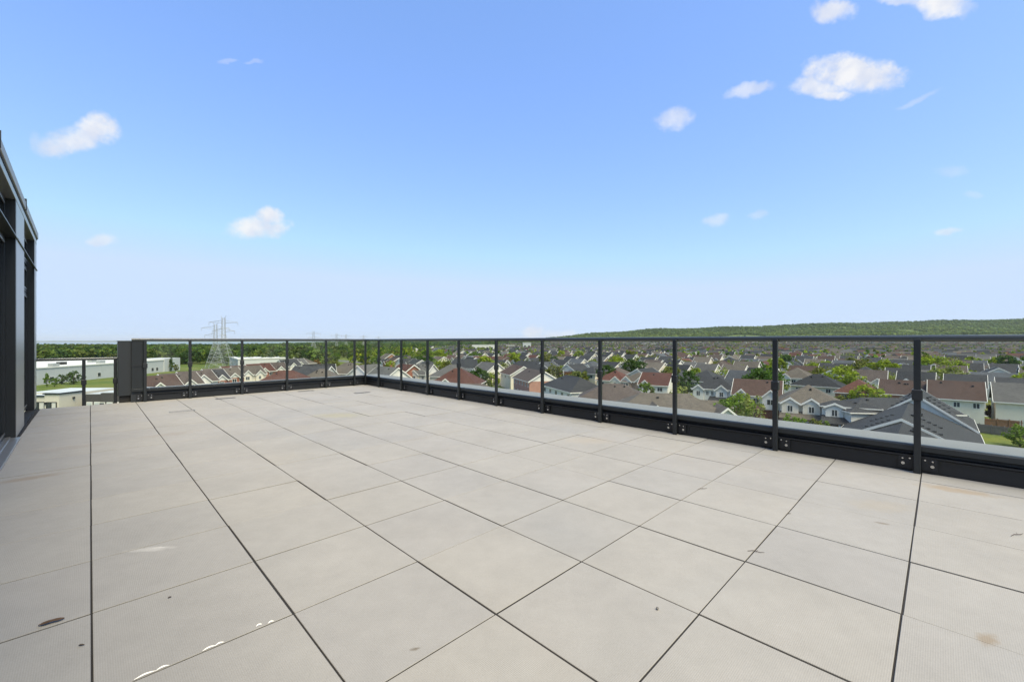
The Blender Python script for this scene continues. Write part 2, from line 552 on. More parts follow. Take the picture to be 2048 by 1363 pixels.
# ------------------------------------------------------------------ mesh helpers
class MB:
    def __init__(s):
        s.v, s.f = [], []

    def add(s, vs, fs):
        o = len(s.v)
        s.v += [tuple(p) for p in vs]
        s.f += [tuple(i + o for i in f) for f in fs]
        return s

    def box(s, x0, x1, y0, y1, z0, z1):
        return s.add([(x0, y0, z0), (x1, y0, z0), (x1, y1, z0), (x0, y1, z0), (x0, y0, z1), (x1, y0, z1), (x1, y1, z1), (x0, y1, z1)],
                     [(0, 3, 2, 1), (4, 5, 6, 7), (0, 1, 5, 4), (1, 2, 6, 5), (2, 3, 7, 6), (3, 0, 4, 7)])

    def prism(s, poly, fn, a, b):
        """poly: list of 2-tuples; fn(p, t) -> 3d; swept from t=a to t=b"""
        n = len(poly)
        vs = [fn(p, a) for p in poly] + [fn(p, b) for p in poly]
        fs = [tuple(range(n - 1, -1, -1)), tuple(range(n, 2 * n))]
        for i in range(n):
            j = (i + 1) % n
            fs.append((i, j, n + j, n + i))
        return s.add(vs, fs)

    def bar(s, p, q, r, n=4):
        p, q = Vector(p), Vector(q)
        d = (q - p).normalized()
        a = d.orthogonal().normalized()
        c = d.cross(a)
        vs = []
        for base in (p, q):
            for i in range(n):
                t = 2 * math.pi * (i + .5) / n
                vs.append(base + (a * math.cos(t) + c * math.sin(t)) * r)
        fs = [tuple(range(n - 1, -1, -1)), tuple(range(n, 2 * n))]
        for i in range(n):
            j = (i + 1) % n
            fs.append((i, j, n + j, n + i))
        return s.add(vs, fs)

    def tube(s, pts, radii, n=6):
        rings = []
        for k, (p, r) in enumerate(zip(pts, radii)):
            p = Vector(p)
            q0 = Vector(pts[max(k - 1, 0)])
            q1 = Vector(pts[min(k + 1, len(pts) - 1)])
            d = (q1 - q0).normalized()
            a = Vector((1, 0, 0)) if abs(d.x) < .9 else Vector((0, 1, 0))
            a = (a - d * a.dot(d)).normalized()
            c = d.cross(a)
            rings.append([p + (a * math.cos(2 * math.pi * i / n) + c * math.sin(2 * math.pi * i / n)) * r for i in range(n)])
        vs = [v for rg in rings for v in rg]
        fs = []
        for k in range(len(rings) - 1):
            for i in range(n):
                j = (i + 1) % n
                fs.append((k * n + i, k * n + j, (k + 1) * n + j, (k + 1) * n + i))
        fs.append(tuple(range(n - 1, -1, -1)))
        fs.append(tuple(range((len(rings) - 1) * n, len(rings) * n)))
        return s.add(vs, fs)

    def mesh(s, name, mat, bevel=0.0, smooth=False, segs=1):
        me = bpy.data.meshes.new(name)
        me.from_pydata(s.v, [], s.f)
        bm = bmesh.new()
        bm.from_mesh(me)
        bmesh.ops.recalc_face_normals(bm, faces=bm.faces)
        if bevel:
            bmesh.ops.bevel(bm, geom=[e for e in bm.edges], offset=bevel, segments=segs, affect='EDGES', profile=0.5)
        bm.to_mesh(me)
        bm.free()
        if smooth:
            for p in me.polygons:
                p.use_smooth = True
        me.materials.append(MATS[mat])
        return me


def link(name, me, parent=None, loc=(0, 0, 0), rz=0.0, color=None, label=None):
    o = bpy.data.objects.new(name, me)
    COL.objects.link(o)
    o.location = loc
    o.rotation_euler = (0, 0, rz)
    if parent is not None:
        o.parent = parent
    if color is not None:
        o.color = (*color[:3], 1)
    if label:
        o['label'] = label
    return o


def tag(o, label, cat=None, group=None, kind=None):
    if label:
        o['label'] = label
    if cat:
        o['category'] = cat
    if group:
        o['group'] = group
    if kind:
        o['kind'] = kind
    return o


def thing(name, label, cat, loc=(0, 0, 0), rz=0.0, group=None):
    o = bpy.data.objects.new(name, None)
    o.empty_display_size = 0.2
    COL.objects.link(o)
    o.location = loc
    o.rotation_euler = (0, 0, rz)
    return tag(o, label, cat, group)


def copy_tree(o, parent=None):
    c = o.copy()
    COL.objects.link(c)
    c.parent = parent
    for ch in o.children:
        copy_tree(ch, c)
    return c


ORD = ['zeroth', 'first', 'second', 'third', 'fourth', 'fifth', 'sixth', 'seventh', 'eighth', 'ninth', 'tenth', 'eleventh', 'twelfth',
       'thirteenth', 'fourteenth', 'fifteenth', 'sixteenth', 'seventeenth', 'eighteenth', 'nineteenth', 'twentieth']


def ordinal(n):
    if n < len(ORD):
        return ORD[n]
    suf = 'th' if 10 <= n % 100 <= 20 else {1: 'st', 2: 'nd', 3: 'rd'}.get(n % 10, 'th')
    return f'{n}{suf}'


# terrace frame: x runs to the right-hand vanishing point, y to the left-hand one
TA = R(44.8)
TC, TS = math.cos(TA), math.sin(TA)


def T(x, y, z=0.0):
    return Vector((x * TC - y * TS, x * TS + y * TC, z))


# ------------------------------------------------------------------ terrain
def smooth(a, b, x):
    t = min(1.0, max(0.0, (x - a) / (b - a)))
    return t * t * (3 - 2 * t)


CREST = [(-9000, 0), (1050, -3), (1080, 4), (1110, 15), (1140, 30), (1180, 47), (1250, 64), (1300, 77), (1370, 84), (1420, 92), (1500, 97), (1560, 106), (1650, 118),
         (1720, 128), (1850, 134), (1930, 148), (2048, 158), (2300, 170), (9000, 170)]


def crest(px):
    for (a, za), (b_, zb) in zip(CREST, CREST[1:]):
        if a <= px <= b_:
            return za + (zb - za) * (px - a) / (b_ - a)
    return 0


def vnoise(x, y, seed=0):
    def hsh(i, j):
        n = (i * 374761393 + j * 668265263 + seed * 974634777) & 0xffffffff
        n = ((n ^ (n >> 13)) * 1274126177) & 0xffffffff
        return ((n ^ (n >> 16)) & 0xffff) / 65535.0
    xi, yi = math.floor(x), math.floor(y)
    fx, fy = x - xi, y - yi
    fx, fy = fx * fx * (3 - 2 * fx), fy * fy * (3 - 2 * fy)
    a = hsh(xi, yi) * (1 - fx) + hsh(xi + 1, yi) * fx
    c = hsh(xi, yi + 1) * (1 - fx) + hsh(xi + 1, yi + 1) * fx
    return a * (1 - fy) + c * fy


def ground_z(x, y):
    if y < 400:
        return GROUND
    px = 1024 + F_PX * x / max(y, 1.0)
    z = GROUND
    # escarpment to the right
    c = crest(px) - GROUND
    if c > 0 and y > 1200:
        t = 0.30 * smooth(1250, 2300, y) + 0.70 * smooth(2150, 3200, y)
        z += c * t
        z += (vnoise(x / 260, y / 260, 3) - .5) * 22 * smooth(1500, 2400, y) * min(1, c / 60)
    # falling away to the lake on the left
    if px < 900:
        k = smooth(900, 300, px) if px < 900 else 0
        z -= 52 * k * smooth(800, 3600, y)
    elif px < 1040:
        z -= 12 * smooth(1040, 900, px) * smooth(1500, 5200, y)
    return z


def grid_mesh(name, mat, xs, ys, fn):
    nx, ny = len(xs), len(ys)
    vs = []
    for yy in ys:
        for u in xs:
            x, y = u, yy
            vs.append(fn(x, y))
    fs = [(j * nx + i, j * nx + i + 1, (j + 1) * nx + i + 1, (j + 1) * nx + i) for j in range(ny - 1) for i in range(nx - 1)]
    me = bpy.data.meshes.new(name)
    me.from_pydata(vs, [], fs)
    me.materials.append(MATS[mat])
    for p in me.polygons:
        p.use_smooth = True
    return me


ys = [-3000, -800, -200, 0, 200, 400] + [400 + 50 * i for i in range(1, 17)] + [1200 + 60 * i for i in range(1, 44)] + [4100, 4600, 5200, 6000]
nx = 131


def gfn(i, y):
    half = 1800 + 1.9 * max(y, 0)
    x = -half + 2 * half * i / (nx - 1)
    return (x, y, ground_z(x, y))


g = link('ground', grid_mesh('ground', 'ground_grass', list(range(nx)), ys, gfn))
tag(g, 'green grassy ground spreading from the houses to the far hills', None, None, 'structure')
lake = MB().add([(-30000, 4700, -62), (6000, 4700, -62), (6000, 24000, -62), (-30000, 24000, -62)], [(0, 1, 2, 3)])
tag(link('lake', lake.mesh('lake', 'lake_water')), 'pale blue lake water along the horizon', None, None, 'structure')
sh = MB()
prev = None
pts = []
for i in range(80):
    t = i / 79
    x = -29000 + 34000 * t
    hgt = 40 + 26 * vnoise(i * .35, 2, 9) + 14 * vnoise(i * 1.1, 5, 9) + (20 if .25 < t < .6 else 0)
    pts.append((x, hgt))
vs, fs = [], []
for (x, hgt) in pts:
    vs += [(x, 18000, -62), (x, 18900, -62 + hgt * 1.05), (x, 22000, -62)]
for i in range(79):
    a = i * 3
    fs += [(a, a + 3, a + 4, a + 1), (a + 1, a + 4, a + 5, a + 2)]
tag(link('far_shore_hills', MB().add(vs, fs).mesh('far_shore_hills', 'far_land', smooth=True)), 'low blue hills on the far shore beyond the lake', None, None, 'structure')

# ------------------------------------------------------------------ terrace floor
PX0, PY0, PIT = 0.005, 0.116, 0.6215
floor = link('terrace_floor', MB().box(-0.75, 5.35, -2.2, 11.04, -0.30, -0.0036).mesh('terrace_floor', 'deck_membrane'), None, (0, 0, 0), TA)
tag(floor, 'roof terrace floor of pale grey square concrete pavers', None, None, 'structure')
tile_cache = {}


def tile_mesh(wx, wy):
    k = (round(wx, 3), round(wy, 3))
    if k not in tile_cache:
        tile_cache[k] = MB().box(-wx / 2, wx / 2, -wy / 2, wy / 2, -0.05, 0.0).mesh('paver', 'paver_concrete', bevel=0.0015)
    return tile_cache[k]


tr = random.Random(3)
for i in range(-1, 9):
    for j in range(-3, 18):
        x0, x1 = PX0 + i * PIT, PX0 + (i + 1) * PIT
        y0, y1 = PY0 + j * 0.6195, PY0 + (j + 1) * 0.6195
        x1 = min(x1, 5.300)
        y1 = min(y1, 11.02)
        gx, gy = 0.0085, 0.0070
        o = link('paver', tile_mesh(x1 - x0 - gx, y1 - y0 - gy), floor,
                 ((x0 + x1) / 2 + tr.uniform(-.0014, .0014), (y0 + y1) / 2 + tr.uniform(-.0014, .0014), tr.uniform(-.0016, .0016)))
        o.rotation_euler = (tr.uniform(-.0016, .0016), tr.uniform(-.0016, .0016), tr.uniform(-.0014, .0014))

# flat drain plates let into the pavers
for k, (x, y, lab) in enumerate([(1.10, 8.98, 'pale'), (1.98, 10.36, 'dark'), (3.62, 10.55, 'dark'), (4.40, 9.28, 'dark')]):
    th = thing('floor_drain', ['outlined grey drain plate set in the pavers furthest from the railings', 'dark drain slot in the pavers below the second short-railing pane',
                               'dark drain slot in the pavers below the fourth short-railing pane', 'dark drain plate alone in the pavers off the railing corner'][k], 'drain', T(x, y, 0.0), TA, 'drain plates in the terrace floor')
    fr = MB()
    a, c = 0.17, 0.062
    fr.box(-a, a, -c, -c + .010, -.002, .004).box(-a, a, c - .010, c, -.002, .004).box(-a, -a + .010, -c + .010, c - .010, -.002, .004).box(a - .010, a, -c + .010, c - .010, -.002, .004)
    link('frame', fr.mesh('drain_frame', 'frame_dark'), th)
    link('cover', MB().box(-a + .010, a - .010, -c + .010, c - .010, -.002, .0025).mesh('drain_cover', 'paver_concrete' if k == 0 else 'drain_metal'), th)


# ------------------------------------------------------------------ guard railings
def rail_profile(wd, ht, n=24, e=2.8):
    out = []
    for i in range(n):
        t = 2 * math.pi * i / n
        c, s_ = math.cos(t), math.sin(t)
        out.append((wd / 2 * math.copysign(abs(c) ** (2 / e), c), ht / 2 * math.copysign(abs(s_) ** (2 / e), s_)))
    return out


def railing(name, label, cat, base, origin, along, inward, posts, rail_a, rail_b, z_top, z_glass0, group, skip_panes=(), base_z=0.0, brackets=True, clip_z=0.70, rail_w=.062, rail_h=.058, bottom=True, lab_pane=None):
    """local axes: along = unit 2-vector (terrace frame), inward = unit 2-vector toward the terrace"""
    th = thing(name, label, cat, T(*base), TA, group)
    al, inw = Vector((*along, 0)), Vector((*inward, 0))
    org = Vector((*origin, 0)) - Vector((*base, 0))

    def P(s, t, z):
        return org + al * s + inw * t + Vector((0, 0, z))

    def bx(mb, s0, s1, t0, t1, z0, z1):
        vs = [P(s, t, z) for z in (z0, z1) for (s, t) in ((s0, t0), (s1, t0), (s1, t1), (s0, t1))]
        return mb.add(vs, [(0, 3, 2, 1), (4, 5, 6, 7), (0, 1, 5, 4), (1, 2, 6, 5), (2, 3, 7, 6), (3, 0, 4, 7)])

    prof = rail_profile(rail_w, rail_h)
    mb = MB().prism(prof, lambda p, t: P(t, p[0], z_top - rail_h / 2 + p[1]), rail_a, rail_b)
    link('top_rail', mb.mesh('top_rail', 'rail_cap', smooth=False), th)
    if bottom:
        mb = MB()
        # sloping bottom channel under the glass
        mb.prism([(-.025, z_glass0 - .055), (.030, z_glass0 - .055), (.030, z_glass0 - .012), (.012, z_glass0), (-.025, z_glass0)], lambda p, t: P(t, p[0], p[1]), rail_a, rail_b)
        link('bottom_rail', mb.mesh('bottom_rail', 'rail_metal'), th)
    for k, s in enumerate(posts):
        mb = bx(MB(), s - .024, s + .024, .020, .062, base_z, z_top - rail_h * .6)
        po = link('post', mb.mesh('post', 'rail_metal', bevel=.004), th)
        c = bx(MB(), s - .036, s + .036, .012, .072, clip_z - .048, clip_z + .048)
        cl = link('clip', c.mesh('clip', 'frame_dark', bevel=.006), po)
        if brackets:
            for sg in (-1, 1):
                pl = bx(MB(), s + sg * .026, s + sg * .128, .003, .010, .030, .142)
                link('bracket', pl.mesh('bracket', 'curb_metal', bevel=.001), po)
                for (ds, dz, r) in ((.096, .070, .0135), (.098, .114, .0070), (.050, .120, .0070)):
                    mbb = MB()
                    c0 = P(s + sg * ds, .010, dz)
                    c1 = P(s + sg * ds, .018, dz)
                    mbb.bar(c0, c1, r, 8)
                    link('bolt', mbb.mesh('bolt', 'bolt_steel'), po)
    edges = [rail_a] + list(posts) + [rail_b]
    ss = list(posts)
    for k in range(len(ss) - 1):
        if k in skip_panes:
            continue
        pn = bx(MB(), ss[k] + .006, ss[k + 1] - .006, -.0045, .0045, z_glass0 - .01, z_top - rail_h * .8)
        o = link('glass_pane', pn.mesh('glass_pane', 'guard_glass'), th)
    return th


XR, YF = 5.285, 10.93
right_posts = [0.143 + 1.1085 * k for k in range(-2, 10)] + [10.86]
railing('glass_railing', 'long dark metal and glass railing running from the corner into the foreground', 'railing', (XR, 4.5), (XR, 0.0), (0, 1), (-1, 0),
        right_posts, -2.2, 10.98, 1.232, .252, None)
front_posts = [.76, 1.464, 2.39, 3.31, 4.22, 4.955, 5.23]
railing('glass_railing', 'short dark metal and glass railing between the tall dark box and the corner', 'railing', (3.0, YF), (0.0, YF), (1, 0), (0, -1),
        front_posts[:-1], .565, 5.25, 1.232, .262, None)
# low guard beyond the end of the floor
railing('glass_railing', 'lower glass railing between the penthouse wall and the tall dark box', 'railing', (-.1, 11.14), (0, 11.14), (1, 0), (0, -1),
        [-1.2, -.08, .345], -1.25, .372, .872, -.12, None, base_z=-.32, brackets=False, clip_z=.42, rail_w=.055, rail_h=.05, bottom=False)


# parapet curbs under the railings
def parapet(name, label, base, origin, along, inward, a, b_, width, joints):
    th = thing(name, label, 'parapet', T(*base), TA)
    al, inw = Vector((*along, 0)), Vector((*inward, 0))
    org = Vector((*origin, 0)) - Vector((*base, 0))

    def P(s, t, z):
        return org + al * s + inw * t + Vector((0, 0, z))
    core = MB().prism([(-width + .02, -3.0), (-.035, -3.0), (-.035, -.049), (-.012, .0035), (-.012, .128), (.016, .138), (.016, .152), (-.020, .160), (-.03, .196), (-width + .02, .196)],
                      lambda p, t: P(t, p[0], p[1]), a, b_)
    link('core', core.mesh('parapet_core', 'curb_metal'), th)
    cuts = [a] + joints + [b_]
    for c0, c1 in zip(cuts, cuts[1:]):
        cp = MB().prism([(-width - .02, .170), (-width - .02, .222), (-.028, .214), (-.028, .197), (-width, .199), (-width, .170)], lambda p, t: P(t, p[0], p[1]), c0 + .003, c1 - .003)
        link('coping', cp.mesh('coping', 'coping_metal'), th)
    # vertical cladding panels on the inner face, a few millimetres proud of the core
    s = a
    while s < b_ - .05:
        e = min(s + 2.2, b_)
        pn = MB().prism([(-.0115, .006), (-.008, .006), (-.008, .126), (-.0115, .126)], lambda p, t: P(t, p[0], p[1]), s + .002, e - .002)
        link('panel', pn.mesh('parapet_panel', 'curb_metal'), th)
        s = e
    return th


parapet('parapet_curb', 'low black clad parapet with pale coping under the long railing', (XR, 4.5), (XR, 0), (0, 1), (-1, 0), -2.2, 10.97, .62, [-.6, 1.72, 4.10, 6.5, 8.9])
parapet('parapet_curb', 'low black clad parapet under the short railing near the corner', (3, YF), (0, YF), (1, 0), (0, -1), .79, 5.92, .62, [3.1])

# tall dark end box
th = thing('metal_box', 'tall dark grey metal box at the end of the short railing', 'box', T(.58, 11.1), TA)
b0 = Vector((.58, 11.1, 0))


def tb(x0, x1, y0, y1, z0, z1):
    return MB().box(x0 - b0.x, x1 - b0.x, y0 - b0.y, y1 - b0.y, z0, z1)


link('body', tb(.375, .785, 10.955, 11.26, .135, 1.172).mesh('box_body', 'box_metal', bevel=.004), th)
link('cap', tb(.368, .792, 10.948, 11.267, 1.173, 1.184).mesh('box_cap', 'box_metal', bevel=.002), th)
link('base', tb(.40, .785, 11.0, 11.24, -.3, .134).mesh('box_base', 'rubber_black'), th)
link('front_panel', tb(.565, .735, 10.912, 10.952, .255, 1.165).mesh('box_front', 'rail_metal', bevel=.002), th)
link('panel_band', tb(.565, .740, 10.903, 10.911, .690, .725).mesh('box_band', 'frame_dark'), th)
link('foot_plate', tb(.555, .72, 10.93, 10.97, .004, .155).mesh('box_foot', 'box_metal', bevel=.002), th)

# ------------------------------------------------------------------ penthouse wall
PA = R(44.8 - .62) if False else R(45.43 - .0)
pent_rot = math.atan2(.7127, .7015)      # x axis of the wall frame
PCx, PSx = math.cos(pent_rot), math.sin(pent_rot)


def Pw(x, y, z=0):
    return Vector((x * PCx - y * PSx, x * PSx + y * PCx, z))


WX = -.54
PY = -1.2  # wall runs on out of view, its length set to shade the floor
pent = thing('penthouse', 'dark metal clad penthouse wall with tall glazed doors beside the terrace', 'building', Pw(WX, 8.0), pent_rot)


def pb(x0, x1, y0, y1, z0, z1, mb=None):
    return (mb or MB()).box(x0, x1, y0 - 8.0, y1 - 8.0, z0, z1)


D = -.095      # recess depth of the openings
END = 11.20
# core behind everything
link('wall', pb(-2.5, D - .06, PY, END - .04, -.3, 2.94).mesh('penthouse_core', 'frame_dark'), pent)
# metal panels
link('wall_panel', pb(D - .05, 0, 7.86, 8.85, .02, 2.405).mesh('wall_panel', 'panel_metal', bevel=.003), pent)
link('wall_panel', pb(D - .05, 0, 7.86, 8.85, 2.425, 2.865).mesh('wall_panel', 'panel_metal', bevel=.003), pent)
link('wall_panel', pb(D - .05, 0, 10.80, END, .02, 2.405).mesh('wall_panel', 'panel_metal', bevel=.003), pent)
link('wall_panel', pb(D - .05, 0, 10.80, END, 2.425, 2.865).mesh('wall_panel', 'panel_metal', bevel=.003), pent)
link('fascia', pb(D - .05, .002, PY, END, 2.870, 2.948).mesh('fascia', 'panel_metal', bevel=.003), pent)
link('ledge', pb(D - .02, .012, PY, 7.858, 2.408, 2.423).mesh('ledge', 'frame_dark'), pent)
link('ledge', pb(-.02, .014, 7.862, END + .01, 2.408, 2.422).mesh('ledge', 'frame_dark'), pent)
cop = MB()
cop.box(-2.5, .020, PY - 8, END + .05 - 8, 2.972, 3.075)
link('coping', cop.mesh('roof_coping', 'roof_trim', bevel=.004), pent)
link('soffit_shade', pb(-2.5, .008, PY, END + .02, 2.949, 2.971).mesh('soffit_shade', 'rubber_black'), pent)  # black strip standing in for the shade line under the coping
for yy in (6.13, 8.83):
    link('coping_seam', pb(-.3, .027, yy - .008, yy + .008, 2.965, 3.125).mesh('coping_seam', 'frame_dark'), pent)


def opening(y0, y1, zs, mull=(), name='window', handle=False):
    """glazed unit between y0 and y1; zs = list of (z0,z1) lights"""
    for (z0, z1) in zs:
        fr = MB()
        t = .055
        xa, xb = D - .045, D + .012
        pb(xa, xb, y0, y0 + t, z0, z1, fr)
        pb(xa, xb, y1 - t, y1, z0, z1, fr)
        pb(xa, xb, y0 + t, y1 - t, z0, z0 + t, fr)
        pb(xa, xb, y0 + t, y1 - t, z1 - t, z1, fr)
        for m in mull:
            pb(xa, xb - .004, m - t / 2, m + t / 2, z0 + t, z1 - t, fr)
        f = link(name, fr.mesh(name, 'frame_dark', bevel=.002), pent)
        link('pane', pb(D - .020, D - .010, y0 + t - .003, y1 - t + .003, z0 + t - .003, z1 - t + .003).mesh('pane', 'door_glass'), f)
        gk = MB()
        pb(xb - .006, xb + .004, y0 + t, y1 - t, z0 + t, z0 + t + .012, gk)
        pb(xb - .006, xb + .004, y0 + t, y1 - t, z1 - t - .012, z1 - t, gk)
        link('glazing_bead', gk.mesh('bead', 'aluminium'), f)


opening(4.9, 7.80, [(2.44, 2.86)], (6.2,), 'window')
opening(1.2, 4.86, [(2.44, 2.86)], (3.0,), 'window')
opening(1.2, 4.86, [(.03, 2.40)], (3.0,), 'sliding_door')
link('wall_panel', pb(D - .05, 0, PY, 1.18, .02, 2.865).mesh('wall_panel', 'panel_metal', bevel=.003), pent)
opening(4.9, 7.80, [(.03, 2.40)], (6.2,), 'sliding_door')
opening(8.92, 10.76, [(2.44, 2.86), (1.98, 2.40), (.06, 1.965)], (9.9,), 'window')
link('jamb', pb(D - .05, -.002, 7.80, 7.858, .02, 2.868).mesh('jamb', 'frame_dark'), pent)
link('jamb', pb(D - .05, -.002, 8.852, 8.92, .02, 2.868).mesh('jamb', 'frame_dark'), pent)
link('jamb', pb(D - .05, -.002, 10.76, 10.798, .02, 2.868).mesh('jamb', 'frame_dark'), pent)
link('door_sill', pb(-.09, .035, 1.2, 7.80, .002, .028).mesh('door_sill', 'aluminium', bevel=.002), pent)
link('door_track', pb(D - .0, -.04, 1.2, 7.80, .029, .040).mesh('door_track', 'aluminium'), pent)
link('kick_plate', pb(-.10, .003, 7.86, END, -.05, .018).mesh('kick_plate', 'rubber_black'), pent)

# the storeys of the building under the terrace
body = MB()
body.box(-9, 5.90, -9, 10.9, -17.2, -.31)
bo = link('apartment_building', body.mesh('apartment_building', 'box_metal'), None, (0, 0, 0), TA)
tag(bo, 'dark clad storeys of the apartment block below the terrace', 'building')

# ------------------------------------------------------------------ small litter on the pavers
def litter(name, label, cat, px, py, mb, mat, rz=0, group=None, smooth=False):
    fx, fy = floor_pt(px, py)
    o = link(name, mb.mesh(name, mat, smooth=smooth), None, (fx, fy, .001), rz)
    return tag(o, label, cat, group)


def leaf_mesh(L, W, curl):
    m = MB()
    n = 7
    vs = []
    for i in range(n):
        t = i / (n - 1)
        wd = W * math.sin(math.pi * min(1, t * .92 + .04)) ** .8 * (1 + .25 * math.sin(9 * t))
        z = .003 + curl * math.sin(t * 3.1)
        vs += [(L * (t - .5), -wd, z + curl * .8), (L * (t - .5), 0, z), (L * (t - .5), wd * .8, z + curl * .9)]
    fs = []
    for i in range(n - 1):
        a = i * 3
        fs += [(a, a + 3, a + 4, a + 1), (a + 1, a + 4, a + 5, a + 2)]
    return m.add(vs, fs)


litter('dead_leaf', 'curled brown dead leaf lying on a paver joint', 'leaf', 103, 1245, leaf_mesh(.075, .014, .004), 'leaf_dead', R(38), smooth=True)
litter('pebble', 'small dark oval speck of dirt beside the long straight joint', 'debris', 163, 1290, MB().tube([(-.010, 0, .002), (-.004, 0, .003), (.004, 0, .003), (.010, 0, .002)], [.001, .003, .0026, .001], 8), 'twig', R(10), smooth=True)
litter('pebble', 'dark speck of dirt alone in the middle of a paver', 'debris', 339, 1195, MB().tube([(-.006, 0, .002), (-.002, 0, .004), (.003, 0, .004), (.007, 0, .002)], [.001, .003, .0026, .001], 8), 'twig', R(40), smooth=True)
litter('pebble', 'small pale stone lying on a paver', 'debris', 1315, 1218, MB().tube([(-.007, 0, .003), (0, 0, .006), (.007, 0, .003)], [.003, .006, .003], 8), 'drain_metal', R(60), smooth=True)
for k, (px0, py0, px1, py1) in enumerate([(268, 1353, 312, 1334), (312, 1335, 338, 1329), (405, 1302, 432, 1292), (430, 1290, 448, 1282), (536, 1246, 548, 1242), (512, 1244, 524, 1243)]):
    ends = []
    for pq in (px0, px1):
        r_ = (pq - 1024) / F_PX
        yj = PY0 + 3 * 0.6195 + (.016 if k > 4 else .002)
        ends.append(T(yj * (TC * r_ + TS) / (-TS * r_ + TC), yj))
    (x0, y0), (x1, y1) = ends[0][:2], ends[1][:2]
    dx, dy = x1 - x0, y1 - y0
    L = math.hypot(dx, dy)
    nx_, ny_ = -dy / L, dx / L
    vs, fs = [], []
    n = 8
    for i in range(n):
        t = i / (n - 1)
        bow = .003 * math.sin(math.pi * t)
        wd = .0014 * (.3 + math.sin(math.pi * t))
        zz = .002 + .004 * math.sin(math.pi * t)
        cx, cy = (t - .5) * dx + nx_ * bow, (t - .5) * dy + ny_ * bow
        vs += [(cx - nx_ * wd, cy - ny_ * wd, zz * .4), (cx + nx_ * wd, cy + ny_ * wd, zz)]
    for i in range(n - 1):
        a = i * 2
        fs.append((a, a + 1, a + 3, a + 2))
    o = link('tape_strip', MB().add(vs, fs).mesh('tape_strip', 'white_tape', smooth=True), None, ((x0 + x1) / 2, (y0 + y1) / 2, .001))
    tag(o, ['longest white tape strip bulging from a paver joint in front', 'short white tape strip next to the longest one', 'white tape strip midway along the front joint',
            'small white tape curl beside the midway strip', 'white tape bit near the joint crossing', 'tiny white tape flake just above the joint'][k], 'tape', 'white tape strips in the front paver joint')
for k, (px, py, ln, rz) in enumerate([(1405, 978, .10, 20), (1512, 1104, .085, -15), (1578, 1028, .05, 30), (2035, 1070, .12, 15)]):
    m = MB().tube([(-ln / 2, 0, .003), (-ln / 6, .006, .006), (ln / 5, -.004, .005), (ln / 2, .004, .003)], [.0012, .0018, .0016, .0008], 5)
    m.tube([(0, 0, .005), (ln * .15, ln * .12, .010)], [.0014, .0006], 5)
    litter('twig', ['thin dry twig far out on a paver joint', 'forked dry twig at the joint left of the stained pavers', 'tiny twig crumb at a paver joint', 'thin dry twig close to the long railing'][k], 'twig', px, py, m, 'twig', R(rz), 'dry twigs on the terrace')

# ------------------------------------------------------------------ houses
ROOFS = {'charcoal': (0.036, 0.038, 0.043), 'black': (0.022, 0.024, 0.028), 'grey': (0.092, 0.091, 0.091), 'blue-grey': (0.066, 0.073, 0.085),
         'taupe': (0.102, 0.089, 0.076), 'brown': (0.070, 0.044, 0.037), 'red-brown': (0.086, 0.037, 0.028), 'greyish brown': (0.084, 0.067, 0.060)}
WALLS = {'white': (0.72, 0.705, 0.67), 'cream': (0.70, 0.645, 0.55), 'beige': (0.56, 0.50, 0.42), 'grey': (0.40, 0.40, 0.40)}
BRICKS = {'red brick': (0.27, 0.105, 0.070), 'orange brick': (0.34, 0.165, 0.10), 'tan brick': (0.36, 0.255, 0.18), 'pink brick': (0.36, 0.20, 0.155)}
WIN_CACHE = {}


def window_meshes(wd, ht, panes=2):
    k = (wd, ht, panes)
    if k not in WIN_CACHE:
        f = MB()
        t = .09
        f.box(-wd / 2, -wd / 2 + t, -.05, .02, -ht / 2, ht / 2).box(wd / 2 - t, wd / 2, -.05, .02, -ht / 2, ht / 2)
        f.box(-wd / 2 + t, wd / 2 - t, -.05, .02, -ht / 2, -ht / 2 + t).box(-wd / 2 + t, wd / 2 - t, -.05, .02, ht / 2 - t, ht / 2)
        for i in range(1, panes):
            x = -wd / 2 + wd * i / panes
            f.box(x - .04, x + .04, -.045, .02, -ht / 2 + t, ht / 2 - t)
        p = MB().box(-wd / 2 + t, wd / 2 - t, -.02, .01, -ht / 2 + t, ht / 2 - t)
        WIN_CACHE[k] = (f.mesh('window_frame', 'white_trim'), p.mesh('window_pane', 'window_glass'))
    return WIN_CACHE[k]


def gable_roof(mb, half_len, half_span, he, pitch, oh=.45, ohe=.35, t=.20, axis='x', off=(0, 0), a=None, b_=None):
    """chevron roof with its ridge along axis; returns ridge height"""
    hr = he + half_span * pitch
    e = half_span + oh
    ze = he - oh * pitch
    poly = [(-e, ze), (0, hr), (e, ze), (e, ze - t), (0, hr - t), (-e, ze - t)]
    s0 = -half_len - ohe if a is None else a
    s1 = half_len + ohe if b_ is None else b_
    if axis == 'x':
        mb.prism([(p[0], p[1] + t) for p in poly], lambda p, q: (q + off[0], p[0] + off[1], p[1]), s0, s1)
    else:
        mb.prism([(p[0], p[1] + t) for p in poly], lambda p, q: (p[0] + off[0], q + off[1], p[1]), s0, s1)
    return hr + t


def rake_trim(mb, half_span, he, pitch, at, oh=.45, t=.20, axis='x', off=(0, 0), wd=.07):
    hr = he + half_span * pitch
    e = half_span + oh + .02
    ze = he - (oh + .02) * pitch
    poly = [(-e, ze + t + .03), (0, hr + t + .03), (e, ze + t + .03), (e, ze - .16), (0, hr - .16), (-e, ze - .16)]
    if axis == 'x':
        mb.prism(poly, lambda p, q: (q + off[0], p[0] + off[1], p[1]), at - wd / 2, at + wd / 2)
    else:
        mb.prism(poly, lambda p, q: (p[0] + off[0], q + off[1], p[1]), at - wd / 2, at + wd / 2)


